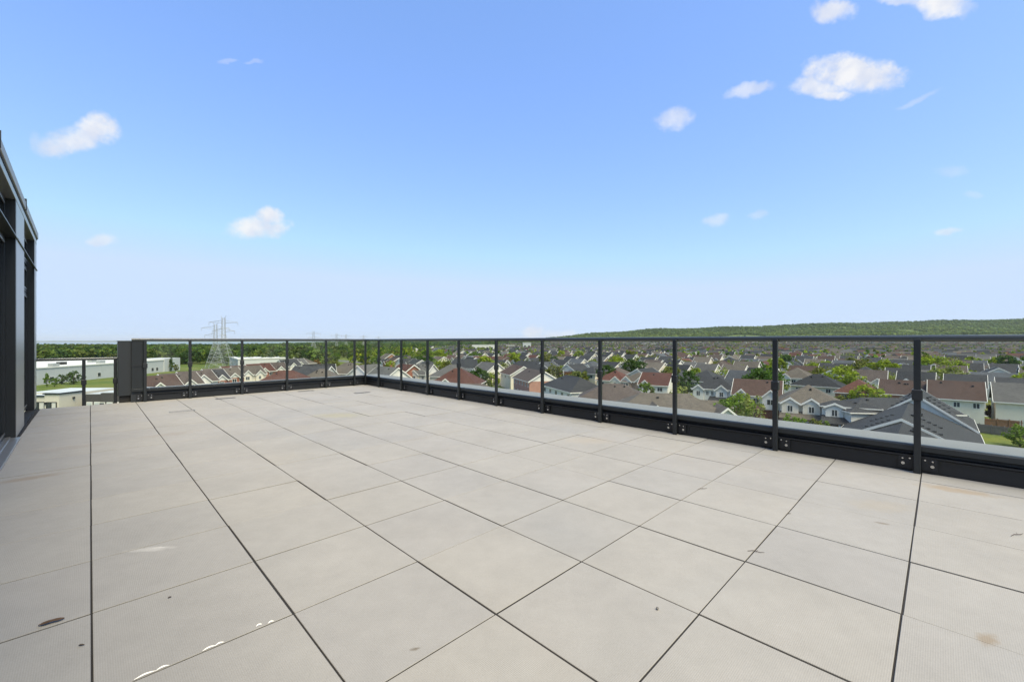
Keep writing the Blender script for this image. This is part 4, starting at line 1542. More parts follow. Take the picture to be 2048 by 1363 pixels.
def far_house(x, y, face, sp_, roofc, wallc):
    hx, hy, he, pt = sp_['w'] / 2, sp_['d'] / 2, 5.6, sp_['pitch']
    a = R(face + 90)
    ca, sa = math.cos(a), math.sin(a)
    gz = ground_z(x, y)
    m = MB()
    cols = []
    nf = 0
    m.box(-hx, hx, -hy, hy, 0, he)
    n1 = len(m.v)
    if sp_['style'] == 'hip':
        hip_roof(m, hx, hy, he, pt)
        n2 = len(m.v)
    else:
        ax = 'x' if sp_['style'] == 'gable' else 'y'
        hs, hl = (hy, hx) if ax == 'x' else (hx, hy)
        gable_roof(m, hl, hs, he, pt, axis=ax)
        n2 = len(m.v)
        for sg in (-1, 1):
            tri_wall(m, hs, he, pt, sg * (hl - .05), axis=ax)
    n3 = len(m.v)
    for (gx, gw, pj, sd_, gp_, gh) in sp_['bays'][:1]:
        tri_wall(m, gw / 2, gh, gp_, -hy - .5, thick=.3, axis='y', off=(gx, 0))
    n4 = len(m.v)
    for (gx, gw, pj, sd_, gp_, gh) in sp_['bays'][:1]:
        gable_roof(m, 0, gw / 2, gh, gp_, oh=.3, axis='y', off=(gx, 0), a=-hy - .8, b_=0)
    n5 = len(m.v)
    base = len(FV)
    for (vx, vy, vz) in m.v:
        FV.append((x + vx * ca - vy * sa, y + vx * sa + vy * ca, gz + vz))
    for f in m.f:
        FF.append(tuple(i + base for i in f))
    FC.extend([wallc] * n1 + [roofc] * (n2 - n1) + [(.6, .59, .56)] * (n4 - n2) + [roofc] * (n5 - n4))


for (dist, x, y, face, k, rc, wc, jt) in rest:
    far_house(x, y, face, tmpl[k], tuple(c * (.68 + .4 * jt) for c in ROOFS[rc]), BRICKS.get(wc) or WALLS[wc])


def colored_mesh(name, verts, faces, cols, mat):
    me = bpy.data.meshes.new(name)
    me.from_pydata(verts, [], faces)
    at = me.color_attributes.new('Col', 'FLOAT_COLOR', 'POINT')
    arr = np.ones((len(verts), 4), dtype=np.float32)
    arr[:, :3] = np.array(cols, dtype=np.float32)
    at.data.foreach_set('color', arr.ravel())
    me.materials.append(MATS[mat])
    return me


if FV:
    tag(link('far_houses', colored_mesh('far_houses', FV, FF, FC, 'far_surface')), 'mass of small far houses filling the plain below the hills', None, None, 'stuff')

# roads between the facing rows and in front of the near row
def road_strip(name, fn, s0, s1, half, z, step=10, mat='asphalt'):
    vs, fs = [], []
    n = int((s1 - s0) / step) + 1
    for i in range(n):
        s = s0 + (s1 - s0) * i / (n - 1)
        a, c = fn(s, -half), fn(s, half)
        vs += [(a.x, a.y, GROUND + z), (c.x, c.y, GROUND + z)]
    for i in range(n - 1):
        fs.append((2 * i, 2 * i + 1, 2 * i + 3, 2 * i + 2))
    return link(name, MB().add(vs, fs).mesh(name, mat))


for k in range(-1, 9):
    tc_ = 98.0 if k < 0 else rows[2 * k + 1][0] + 16.5
    if k < 0:
        fn = lambda s, o: T(97 + row_wave(97, s) + o, s)
        s0, s1 = -60, 240
    else:
        fn = lambda s, o, tc_=tc_: T(tc_ + row_wave(tc_, s) + o, s)
        s0, s1 = -160, 420
    o = road_strip('pavement', fn, s0, s1, 6.2, .05, mat='concrete_walk')
    tag(o, f'pale pavement along the {ordinal(k + 2)} street from the terrace', None, None, 'structure')
    o = road_strip('road', fn, s0, s1, 4.2, .09)
    tag(o, f'asphalt roadway of the {ordinal(k + 2)} street from the terrace', None, None, 'structure')
# side street beside the lawn (toward the corner of the railing)
fn = lambda s, o: Vector((-34 + .10 * s + o, 60 + s, 0))
tag(road_strip('pavement', fn, 0, 190, 5.2, .13, mat='concrete_walk'), 'pale pavement of the side street beside the small lawn', None, None, 'structure')
tag(road_strip('road', fn, 0, 190, 3.6, .17), 'asphalt side street beside the small lawn', None, None, 'structure')
fn = lambda s, o: Vector((-95 + .62 * s + .77 * o, 120 + .77 * s - .62 * o, 0))
tag(road_strip('road', fn, 0, 170, 4.0, .21), 'asphalt street in front of the left terraced row', None, None, 'structure')
# driveways by the near row
for k, (px, py) in enumerate([(1556, 872), (1585, 878), (1480, 862)]):
    d = F_PX * 18.18 / (py - 681.5)
    x = (px - 1024) / F_PX * d
    o = link('driveway', MB().box(-2.6, 2.6, -5.5, 5.5, -.1, .13).mesh('driveway', 'concrete_walk'), None, (x, d, GROUND), R(236 + 90))
    tag(o, ['pale driveway', 'pale driveway nearest the coping', 'pale driveway beside the birch tree'][k], None, None, 'structure')

# ------------------------------------------------------------------ fences by the right-hand yards
def fence(label, a, b_, mat, ht=1.8, npan=8):
    A, B = Vector(a), Vector(b_)
    L = (B - A).length
    rz = math.atan2(B.y - A.y, B.x - A.x)
    th = thing('fence', label, 'fence', (A.x, A.y, GROUND), rz)
    st = L / npan
    for k in range(npan + 1):
        link('post', MB().box(k * st - .07, k * st + .07, -.09, .05, 0, ht + .15).mesh('fence_post', mat), th)
    for k in range(npan):
        pn = MB()
        nb = int((st - .14) / .17)
        for q_ in range(nb):
            x0 = k * st + .08 + q_ * (st - .16) / nb
            pn.box(x0, x0 + (st - .16) / nb - .012, -.02 + (.008 if q_ % 2 else 0), .015 + (.008 if q_ % 2 else 0), .05, ht - .03 * (q_ % 2))
        p = link('panel', pn.mesh('fence_panel', mat), th)
        p['kind'] = 'stuff'
        link('rail', MB().box(k * st + .075, (k + 1) * st - .075, -.075, -.021, .35, .45).mesh('fence_rail', mat), p)
        link('rail', MB().box(k * st + .075, (k + 1) * st - .075, -.075, -.021, ht - .35, ht - .25).mesh('fence_rail', mat), p)
    return th


def gpt(px, py, z=0.0):
    d = F_PX * (CAM_Z - GROUND - z) / (py - 681.5)
    return ((px - 1024) / F_PX * d, d, 0)


fence('brown wooden fence behind the cream house with patio door', gpt(1905, 847), gpt(2120, 866), 'wood_fence', 1.8, 9)
fence('grey weathered fence with tall posts above the lawn', gpt(1935, 862), gpt(2120, 886), 'grey_fence', 1.8, 7)
fence('brown garden fence between the townhouse rows', gpt(1085, 779), gpt(1000, 742), 'wood_fence', 1.8, 14)

# ------------------------------------------------------------------ trees
GREENS = {'lime green': (0.200, 0.255, 0.028), 'fresh green': (0.115, 0.185, 0.030), 'dark green': (0.055, 0.100, 0.026), 'olive green': (0.150, 0.165, 0.040),
          'orange-brown': (0.20, 0.115, 0.034), 'pale green': (0.200, 0.230, 0.070), 'dark purple': (0.045, 0.022, 0.024)}


def crown_arrays(seed, h, rx, rz, nclump, nleaf, lsize, cone=0.0, open_=0.0):
    q = np.random.RandomState(seed)
    vs = []
    cen = np.array([0, 0, h - rz])
    for c in range(nclump):
        while True:
            p = q.uniform(-1, 1, 3)
            if .25 < np.linalg.norm(p) < 1:
                break
        r = np.linalg.norm(p)
        p = p / r * (r ** .55)
        sc = 1.0 - cone * (p[2] * .5 + .5)
        lump = 1 + .22 * math.sin(3 * math.atan2(p[1], p[0]) + seed) + .15 * math.sin(5 * p[2] + seed * 2)
        pc = cen + p * np.array([rx * sc * lump, rx * sc * lump, rz])
        cr = rx * q.uniform(.18, .34)
        for l in range(nleaf):
            d = q.normal(size=3)
            d /= np.linalg.norm(d)
            o = pc + d * cr * q.uniform(.4, 1.0)
            nrm = d * .6 + q.normal(size=3) * .5 + np.array([0, 0, .45])
            nrm /= np.linalg.norm(nrm)
            a = np.cross(nrm, q.normal(size=3))
            a /= np.linalg.norm(a)
            b_ = np.cross(nrm, a)
            s = lsize * q.uniform(.6, 1.3)
            vs += [o - a * s, o + b_ * s * .62, o + a * s, o - b_ * s * .62]
    vs = np.array(vs)
    return vs


def quads_mesh(name, vs, mat):
    me = bpy.data.meshes.new(name)
    n = len(vs) // 4
    me.vertices.add(len(vs))
    me.vertices.foreach_set('co', np.asarray(vs, dtype=np.float32).ravel())
    me.loops.add(n * 4)
    me.loops.foreach_set('vertex_index', np.arange(n * 4, dtype=np.int32))
    me.polygons.add(n)
    me.polygons.foreach_set('loop_start', np.arange(0, n * 4, 4, dtype=np.int32))
    me.polygons.foreach_set('loop_total', np.full(n, 4, dtype=np.int32))
    me.update(calc_edges=True)
    me.materials.append(MATS[mat])
    return me


def trunk_mesh(seed, h, r, spread):
    q = random.Random(seed)
    m = MB()
    top = h * .80
    m.tube([(0, 0, -.3), (q.uniform(-.05, .05), 0, h * .25), (q.uniform(-.15, .15), q.uniform(-.15, .15), h * .5), (0, 0, top)], [r, r * .75, r * .5, r * .12], 7)
    for k in range(6):
        t = q.uniform(.28, .6)
        a = q.uniform(0, 6.28)
        e = spread * q.uniform(.5, .85)
        z0 = h * t
        m.tube([(0, 0, z0), (math.cos(a) * e * .5, math.sin(a) * e * .5, z0 + e * .45), (math.cos(a) * e, math.sin(a) * e, z0 + e * 1.0)], [r * .4, r * .25, r * .08], 5)
    return m.mesh('trunk', 'bark', smooth=True)


#            h, crown radius, half-height, clumps, leaves, leaf size, cone
TK = [(7.0, 2.3, 2.7, 56, 22, .27, 0.1), (6.0, 2.5, 2.3, 56, 22, .28, 0.0), (8.5, 2.7, 3.3, 64, 22, .31, .25), (5.0, 1.8, 2.0, 46, 20, .23, 0.0),
      (9.0, 1.8, 4.1, 56, 20, .28, .55), (6.5, 2.0, 2.5, 36, 11, .22, .2), (7.5, 3.0, 3.0, 80, 24, .30, 0.0), (4.0, 1.7, 1.8, 46, 20, .21, 0.0)]
TREE = []
for k, (h, rx, rz, nc, nl, ls, cn) in enumerate(TK):
    TREE.append((quads_mesh('crown', crown_arrays(60 + k, h, rx, rz, nc, nl, ls, cn), 'foliage'), trunk_mesh(k, h, .13 + .008 * h, rx)))
TREES = []


def put_tree(x, y, kind, green, sc, q, label=None, z=None):
    root = thing('tree', 'x', 'tree', (x, y, GROUND if z is None else z), q.uniform(0, 6.28))
    root.scale = (sc * q.uniform(.9, 1.1), sc * q.uniform(.9, 1.1), sc)
    g = GREENS[green]
    j = q.uniform(.82, 1.2)
    link('crown', TREE[kind][0], root, color=tuple(c * j for c in g))
    link('trunk', TREE[kind][1], root)
    TREES.append([x, y, root, math.hypot(x, y), green, label])
    return root


q = random.Random(77)
for (px, py, kind, green, sc, lab) in [
        (1472, 868, 6, 'fresh green', 1.0, 'large round green tree before the brown-roofed white house'), (1508, 878, 5, 'pale green', 1.25, 'thin pale birch tree beside the red brick porch'),
        (1528, 882, 3, 'olive green', .85, 'small olive tree right of the birch'), (1584, 884, 1, 'fresh green', .82, 'round green bush in front of the white garage doors'),
        (1632, 878, 7, 'olive green', .9, 'olive shrub beside the twin gabled porch'), (1648, 880, 7, 'fresh green', .85, 'green shrub left of the corner porch'),
        (1170, 806, 4, 'olive green', 1.02, 'willowy yellow-green young tree rising in front of the brown hip roof'),
        (1222, 786, 1, 'lime green', 1.0, 'lime green bush behind the brown hip roof'), (1258, 792, 3, 'fresh green', 1.0, 'green shrub by the tan brick porch'),
        (1330, 800, 6, 'fresh green', 1.0, 'spreading green tree behind the long taupe roof'), (1312, 796, 1, 'fresh green', .9, 'smaller green tree left of the spreading one'),
        (958, 784, 6, 'dark green', 1.15, 'big dense tree behind the large grey hip roof'), (970, 762, 2, 'lime green', 1.35, 'tall lime green tree before the long white terrace'),
        (1128, 768, 1, 'lime green', 1.1, 'lime tree by the curved street lamp'), (1142, 772, 6, 'orange-brown', .8, 'reddish tree beside the lime tree and lamp'), (1180, 764, 3, 'dark green', 1.2, 'dark green tree by the white house row'),
        (812, 775, 4, 'dark green', .8, 'dark conical shrub beside the cream centre-gable house'), (845, 768, 3, 'fresh green', 1.2, 'green tree right of the cream centre-gable house'),
        (868, 762, 0, 'olive green', 1.0, 'olive tree at the end of the lawn'), (1440, 873, 7, 'lime green', .9, 'lime shrub beside the small garage'), (1395, 858, 7, 'lime green', .8, 'lime shrub left of the small garage'),
        (632, 740, 1, 'orange-brown', 1.15, 'orange tree at the end of the left row'), (668, 742, 1, 'olive green', 1.2, 'olive tree near the orange tree'),
        (1990, 842, 7, 'dark purple', .9, 'dark purple shrub between the two cream houses'), (2028, 852, 7, 'fresh green', .9, 'green shrub below the wide cream house windows'), (2040, 893, 7, 'fresh green', .9, 'green hedge shrub on the lawn at the railing end'),
        (1700, 800, 1, 'lime green', 1.3, 'lime tree behind the red hip roof'), (1570, 778, 2, 'lime green', .8, 'lime tree behind the brown-roofed white house'),
        (1660, 790, 1, 'lime green', 1.4, 'bright lime tree behind the black hip roof'), (1780, 792, 6, 'pale green', 1.0, 'pale blossoming tree left of the orange brick house'), (1910, 752, 6, 'lime green', 1.1, 'lime tree in the green gap behind the houses'),
        (109, 773, 3, 'fresh green', .7, 'small tree at the corner of the white warehouse'), (123, 768, 7, 'dark green', 1.0, 'dark round bush against the white warehouse wall'), (147, 768, 7, 'dark green', 1.35, 'wide dark bush beside the warehouse window'),
        (94, 773, 4, 'fresh green', .6, 'young tree in front of the warehouse at the penthouse'), (342, 742, 4, 'dark green', .9, 'dark conical tree at the right end of the warehouse'), (352, 743, 3, 'olive green', .9, 'olive shrub at the right end of the warehouse')]:
    x, y, _ = gpt(px, py)
    put_tree(x, y, kind, green, sc, q, lab)


def clear_of_houses(x, y, m):
    for h_ in HOUSES:
        dx = h_[0] - x
        if -40 < dx < 40 and math.hypot(dx, h_[1] - y) < h_[2] + m:
            return False
    return True


# street and garden trees among the houses
tc = []
for (t, face) in rows[:60]:
    for side in (14.5, -10.5):
        s = -880
        while s < 1500:
            s += q.uniform(8, 18)
            if q.random() < .12:
                continue
            dirn = 1 if face == 45.0 else -1
            c = T(t + dirn * side + row_wave(t, s) + q.uniform(-1.5, 1.5), s)
            if c.y < 90:
                continue
            px = 1024 + F_PX * c.x / c.y
            lim = 2000 if px > 1150 else 700 + 1300 * smooth(800, 1150, px)
            if px < 700 or px > 2150 or c.y > lim:
                continue
            tc.append((math.hypot(c.x, c.y), c.x, c.y))
tc.sort()
n_left = 300 - len(TREES) - 30
far_t = []
for (d_, x, y) in tc:
    if n_left > 0 and d_ < 520:
        if clear_of_houses(x, y, 1.0) and q.random() < .8:
            kd = q.choice([0, 1, 2, 3, 3, 5, 6])
            gr = q.choice(['lime green', 'fresh green', 'fresh green', 'olive green', 'dark green', 'lime green', 'lime green', 'pale green', 'fresh green', 'olive green', 'lime green'])
            put_tree(x, y, kd, gr, q.uniform(1.0, 1.5), q)
            n_left -= 1
    else:
        far_t.append((x, y, q.uniform(6.5, 10), q.choice(['fresh green', 'olive green', 'fresh green', 'dark green', 'lime green', 'lime green'])))

# individual trees on the near edge of the wood and in the hydro corridor
for k in range(34):
    px = q.uniform(300, 735)
    py = q.uniform(716, 729)
    x, y, _ = gpt(px, py)
    if not clear_of_houses(x, y, 4):
        continue
    if 480 < px < 580 and 712 < py < 727:
        continue
    put_tree(x, y, q.choice([0, 1, 2, 6, 6]), q.choice(['fresh green', 'dark green', 'olive green', 'lime green']), q.uniform(.8, 1.3), q)

# the wood on the left, the far garden trees and the wooded hills: one mass each
def far_crowns(seed, nclump, nleaf, ls):
    return [crown_arrays(seed + k, 1.0, .36, .44, nclump, nleaf, ls, [.0, .2, .5, .1][k % 4]) for k in range(6)]


def scatter_mass(name, label, pts, base, mat='foliage_far'):
    """pts: x,y,z,h,colour"""
    rs = np.random.RandomState(5)
    outv, outc = [], []
    for (x, y, z, h, wdt, c) in pts:
        a = rs.uniform(0, 6.28)
        ca, sa = math.cos(a), math.sin(a)
        v = base[rs.randint(len(base))]
        xx = (v[:, 0] * ca - v[:, 1] * sa) * h * wdt + x
        yy = (v[:, 0] * sa + v[:, 1] * ca) * h * wdt + y
        zz = v[:, 2] * h + z
        outv.append(np.stack([xx, yy, zz], 1))
        j = rs.uniform(.85, 1.15)
        outc.append(np.tile(np.array([c[0] * j, c[1] * j, c[2] * j, 1.0]), (len(v), 1)))
    vs = np.concatenate(outv)
    me = quads_mesh(name, vs, mat)
    at = me.color_attributes.new('Col', 'FLOAT_COLOR', 'POINT')
    at.data.foreach_set('color', np.concatenate(outc).astype(np.float32).ravel())
    o = link(name, me)
    return tag(o, label, None, None, 'stuff')


WOODC = [(0.066, 0.118, 0.032), (0.080, 0.138, 0.034), (0.105, 0.158, 0.036), (0.052, 0.094, 0.032), (0.112, 0.148, 0.044), (0.085, 0.105, 0.050)]
wood = []
y = 300.0
while y < 4200:
    stp = 7.5 + (y - 300) / 90
    x = -1.20 * y - 40
    while x < .06 * y:
        xx, yy = x + q.uniform(-.5, .5) * stp, y + q.uniform(-.5, .5) * stp
        x += stp
        px = 1024 + F_PX * xx / yy
        if px < 30 or px > 1080:
            continue
        d0 = 300 if px < 600 else 300 + 160 * smooth(600, 740, px)
        if px > 735:
            d0 = 660 + 1250 * smooth(760, 1080, px)
        if 78 < px < 240:
            d0 = max(d0, 330)
        nzv = vnoise(xx / 70, yy / 70, 11)
        if yy < d0 + (nzv - .4) * 90:
            continue
        dens = .30 + .70 * (vnoise(xx / 130, yy / 130, 31) > .42)
        if yy > 900:
            dens = max(dens, .85)
        if q.random() > dens:
            continue
        # pale flat building and its yard stay clear
        if 470 < px < 590 and yy < 300:
            continue
        ci = int(vnoise(xx / 55, yy / 55, 13) * 5.99 + q.uniform(-.9, .9)) % 6
        wood.append((xx, yy, ground_z(xx, yy) - .5, q.uniform(7, 13.5) * (1 if yy < 1500 else 1.25), q.uniform(.85, 1.35) * (1 if yy < 1500 else 1.7), WOODC[ci]))
    y += stp * .9
print('wood trees', len(wood))
scatter_mass('woodland', 'thick green wood beyond the left-hand houses', wood, far_crowns(300, 13, 7, .13))
scatter_mass('garden_trees', 'small green trees scattered among the far houses', [(x, y, ground_z(x, y), h, 1.0, GREENS[g]) for (x, y, h, g) in far_t], far_crowns(400, 9, 6, .15))
hill = []
y = 1900.0
while y < 3500:
    stp = 15 + (y - 1900) / 160
    x = -.02 * y
    while x < 1.7 * y:
        xx, yy = x + q.uniform(-.5, .5) * stp, y + q.uniform(-.5, .5) * stp
        x += stp
        px = 1024 + F_PX * xx / yy
        if crest(px) < 2:
            continue
        if yy < 2060 + 120 * vnoise(xx / 200, yy / 200, 4):
            continue
        nv = vnoise(xx / 180, yy / 120, 8)
        if nv > .80 and yy < 2900:
            continue
        up_ = smooth(2400, 3100, yy)
        c1 = (.155, .212, .070) if nv < .5 else (.130, .188, .066)  # forest tones lightened and muted, part of the haze put into the colour
        c2 = (.098, .150, .070)
        k = up_ * (.4 + .8 * vnoise(xx / 90, yy / 90, 15))
        k = min(1, k)
        c = tuple(a * (1 - k) + b_ * k for a, b_ in zip(c1, c2))
        hill.append((xx, yy, ground_z(xx, yy) - 1.5, q.uniform(10, 17), q.uniform(1.3, 1.9), c))
    y += stp * .95
print('hill trees', len(hill), 'far houses', len(rest), 'ind', len(ind), 'near trees', len(TREES), 'far trees', len(far_t))
scatter_mass('hill_forest', 'bright green forest covering the long hills on the horizon', hill, far_crowns(500, 5, 4, .26))

# ------------------------------------------------------------------ large buildings below
def local_frame(A, B):
    A, B = Vector(A), Vector(B)
    L = (B - A).length
    return L, math.atan2(B.y - A.y, B.x - A.x)


# white warehouse: front wall from A to B
A, B = gpt(60, 771.5), gpt(358, 740)
L, rz = local_frame(A, B)
wh = thing('warehouse', 'long white flat-roofed warehouse beyond the grass field', 'building', (A[0], A[1], GROUND), rz)
ht = 6.7
link('wall', MB().box(0, L, 0, 62, -.4, ht).mesh('wall', 'warehouse_wall'), wh)
pr = MB()
pr.box(-.25, L + .25, -.25, .35, ht + .001, ht + .5).box(-.25, L + .25, 61.65, 62.25, ht + .001, ht + .5).box(-.25, .35, .351, 61.649, ht + .001, ht + .5).box(L - .35, L + .25, .351, 61.649, ht + .001, ht + .5)
link('parapet', pr.mesh('parapet', 'warehouse_roof'), wh)
link('roof', MB().box(.36, L - .36, .36, 61.6, ht + .002, ht + .2).mesh('roof', 'warehouse_roof'), wh)
for k, (x, y) in enumerate([(L * .12, 12), (L * .2, 7), (L * .36, 16), (L * .5, 9), (L * .28, 30), (L * .6, 20)]):
    link('roof_unit', MB().box(x - 1.6, x + 1.6, y - 1, y + 1, ht + .2, ht + 1.5).mesh('roof_unit', 'vent_black' if k % 2 == 0 else 'galvanised'), wh)
for k, fx in enumerate([.10, .235, .36, .47, .535, .575, .615, .645, .75, .79]):
    fm, pm = window_meshes(2.0, 2.0, 1)
    o = link('window', fm, wh, (L * fx, -.03, 2.0))
    link('pane', pm, o)
for k in range(1, 8):
    link('wall_joint', MB().box(L * k / 8 - .06, L * k / 8 + .06, -.03, .02, 0, ht - .1).mesh('wall_joint', 'flat_roof_pale'), wh)
# higher corner block at the right end
link('corner_block', MB().box(L - 14, L + .4, -.4, 12, -.4, ht + 1.1).mesh('corner_block', 'warehouse_wall'), wh)

# pale flat building in the wood
A, B = gpt(476, 737), gpt(590, 733)
L, rz = local_frame(A, B)
pf = thing('flat_building', 'low pale flat-roofed building at the edge of the wood', 'building', (A[0], A[1], GROUND), rz)
link('wall', MB().box(0, L, 0, 46, -.4, 6.0).mesh('wall', 'warehouse_wall'), pf)
link('roof', MB().box(-.3, L + .3, -.3, 46.3, 6.001, 6.5).mesh('roof', 'warehouse_roof'), pf)
for k in range(6):
    link('roof_rib', MB().box(L * (k + .5) / 6 - .4, L * (k + .5) / 6 + .4, 1, 45, 6.501, 6.75).mesh('roof_rib', 'flat_roof_pale'), pf)

# far commercial buildings near the horizon
for k, (px0, px1, py, ht, mat, lab) in enumerate([(944, 988, 703, 11, 'warehouse_roof', 'wide white building far off among the houses'), (1046, 1062, 703, 15, 'flat_roof_pale', 'pale blue far building below the rail'),
                                                  (1012, 1030, 700, 9, 'warehouse_wall', 'small white far building beside the pale blue one'), (1284, 1312, 693, 9, 'warehouse_roof', 'low cream far building under the hills')]):
    A, B = gpt(px0, py), gpt(px1, py)
    L, rz = local_frame(A, B)
    th = thing('far_building', lab, 'building', (A[0], A[1], GROUND), rz)
    link('wall', MB().box(0, L, 0, 22, -.4, ht).mesh('wall', mat), th)
    link('roof', MB().box(-.4, L + .4, -.4, 22.4, ht + .01, ht + .6).mesh('roof', 'warehouse_roof'), th)
    nwn = max(2, int(L / 7))
    for q_ in range(nwn):
        link('window', MB().box(L * (q_ + .25) / nwn, L * (q_ + .75) / nwn, -.06, .02, ht * .45, ht * .7).mesh('window', 'window_glass'), th)

# stacked modern townhouses below the low railing
ft = thing('modern_townhouse', 'cream flat-roofed modern townhouse below the low railing', 'building', (*gpt(118, 900)[:2], GROUND), 0)


def town_block(th, parts):
    for (nm, x0, x1, y0, y1, z0, z1, mat) in parts:
        link(nm, MB().box(x0, x1, y0, y1, z0, z1).mesh(nm, mat), th)


def top_pt(px, py, z):
    d = F_PX * (CAM_Z - GROUND - z) / (py - 681.5)
    return ((px - 1024) / F_PX * d, d)


HT = 10.2
fx_, fy_ = top_pt(118, 788, HT)
ft.location = (fx_, fy_, GROUND)
ft.rotation_euler = (0, 0, R(2))
town_block(ft, [('wall', -2.1, 0, 0, 3.7, -.4, HT, 'stucco_cream'), ('wall', -7.5, -2.11, 1.3, 3.7, -.4, HT - .5, 'stucco_cream'), ('rear_wall', -8.5, -.6, 3.71, 10.5, -.4, HT - .25, 'stucco_cream'),
                ('roof', -2.0, -.1, .3, 3.7, HT + .01, HT + .08, 'flat_roof_pale'), ('roof', -7.4, -2.3, 1.6, 3.7, HT - .49, HT - .40, 'flat_roof_pale'), ('roof', -8.4, -.8, 3.8, 10.4, HT - .24, HT - .15, 'flat_roof_pale'),
                ('coping', -2.25, .15, -.15, .28, HT + .005, HT + .17, 'frame_dark'), ('coping', -.12, .15, .281, 3.75, HT + .005, HT + .17, 'frame_dark'), ('coping', -7.6, -2.27, 1.15, 1.55, HT - .49, HT - .33, 'frame_dark')])
for (x, z, ww, y) in [(-1.05, HT - 2.15, 1.5, 0), (-4.2, HT - 2.3, 1.7, 1.3), (-1.05, HT - 5.2, 1.5, 0), (-4.2, HT - 5.4, 1.7, 1.3)]:
    fr = MB()
    fr.box(x - ww / 2, x - ww / 2 + .1, y - .09, y - .005, z - 1.1, z + 1.0).box(x + ww / 2 - .1, x + ww / 2, y - .09, y - .005, z - 1.1, z + 1.0).box(x - .05, x + .05, y - .09, y - .005, z - 1.1, z + .9).box(x - ww / 2 + .1, x + ww / 2 - .1, y - .09, y - .005, z + .9, z + 1.0)
    o = link('window', fr.mesh('window', 'frame_dark'), ft)
    link('pane', MB().box(x - ww / 2 + .1, x - .05, y - .06, y - .004, z - 1.1, z + .9).mesh('pane', 'window_glass'), o)
    link('pane', MB().box(x + .05, x + ww / 2 - .1, y - .06, y - .004, z - 1.1, z + .9).mesh('pane', 'garage_white'), o)
link('wall_lamp', MB().box(-2.0, -1.85, -.2, -.02, HT - 1.5, HT - 1.2).mesh('wall_lamp', 'vent_black'), ft)
link('wall_lamp', MB().box(.02, .2, 2.0, 2.25, HT - .95, HT - .65).mesh('wall_lamp', 'vent_black'), ft)
dx_, dy_ = top_pt(170, 788.5, HT - .3)
dt = thing('modern_townhouse', 'charcoal flat-roofed modern townhouse next to the tall dark box', 'building', (dx_, dy_, GROUND), R(3))
L = 8.0
town_block(dt, [('wall', 0, L * .33, 0, 7.5, -.4, HT - .3, 'dark_cladding'), ('wall', L * .33 + .01, L, -.4, 7.4, -.4, HT - .05, 'dark_cladding'), ('roof', .1, L * .33, .15, 7.6, HT - .29, HT - .2, 'flat_roof_pale'),
                ('roof', L * .34, L, -.25, 7.5, HT - .04, HT + .05, 'flat_roof_pale')])
for k in range(7):
    x = .7 + k * 1.1
    y = 0 if x < L * .33 else -.4
    o = link('window', MB().box(x - .42, x + .42, y - .08, y - .004, HT - 3.1, HT - 1.45).mesh('window', 'white_trim'), dt)
    link('pane', MB().box(x - .34, x + .34, y - .1, y - .081, HT - 3.0, HT - 1.55).mesh('pane', 'window_glass' if k % 3 == 2 else 'flat_roof_pale'), o)
# grass verge
# ------------------------------------------------------------------ transmission towers
def pylon(label, px, py, H, wbase, seed):
    x, y, _ = gpt(px, py)
    th = thing('transmission_tower', label, 'pylon', (x, y, GROUND), R(18 + 7 * seed), 'lattice towers of the power line')
    wb, ww_, zw = wbase / 2, 1.0, H * .56
    corners = [(-1, -1), (1, -1), (1, 1), (-1, 1)]
    for (sx, sy) in corners:
        m = MB().bar((sx * wb, sy * wb, -.3), (sx * ww_, sy * ww_, zw), .12, 4)
        link('leg', m.mesh('leg', 'galvanised'), th)
    br = MB()
    lev = [0, .22, .40, .55, .68, .80, .90, 1.0]
    for a, c in zip(lev, lev[1:]):
        ra, rc = wb + (ww_ - wb) * a, wb + (ww_ - wb) * c
        for k in range(4):
            s1, s2 = corners[k], corners[(k + 1) % 4]
            br.bar((s1[0] * ra, s1[1] * ra, a * zw), (s2[0] * rc, s2[1] * rc, c * zw), .045)
            br.bar((s2[0] * ra, s2[1] * ra, a * zw), (s1[0] * rc, s1[1] * rc, c * zw), .045)
            br.bar((s1[0] * rc, s1[1] * rc, c * zw), (s2[0] * rc, s2[1] * rc, c * zw), .06)
    link('bracing', br.mesh('bracing', 'galvanised'), th)
    mast = MB()
    n = 9
    for (sx, sy) in corners:
        mast.bar((sx * ww_, sy * ww_, zw), (sx * .75, sy * .75, H * .96), .10)
    for k in range(n):
        z0, z1 = zw + (H * .96 - zw) * k / n, zw + (H * .96 - zw) * (k + 1) / n
        for j in range(4):
            s1, s2 = corners[j], corners[(j + 1) % 4]
            f = 1.0 - .25 * k / n
            mast.bar((s1[0] * f, s1[1] * f, z0), (s2[0] * f, s2[1] * f, z1), .035)
            mast.bar((s2[0] * f, s2[1] * f, z0), (s1[0] * f, s1[1] * f, z1), .035)
    for sx in (-1, 1):
        mast.bar((sx * .75, 0, H * .96), (sx * 1.5, 0, H), .10)
    link('mast', mast.mesh('mast', 'galvanised'), th)
    for z, ln in ((.70, 6.2), (.86, 8.0)):
        ar = MB()
        for sx in (-1, 1):
            tip = (sx * ln, 0, H * z + .5)
            for sy in (-1, 1):
                ar.bar((sx * .8, sy * .8, H * z), tip, .09)
                ar.bar((sx * .8, sy * .8, H * z + 1.8), tip, .08)
            for t in (.3, .55, .78):
                xx = sx * (.8 + (ln - .8) * t)
                ar.bar((xx, -.8 * (1 - t), H * z + .5 * t), (xx, .8 * (1 - t), H * z + 1.8 - 1.3 * t), .05)
            ar.bar((tip[0], 0, tip[2]), (tip[0], 0, tip[2] - 2.0), .09)
        link('crossarm', ar.mesh('crossarm', 'galvanised'), th)
    return th


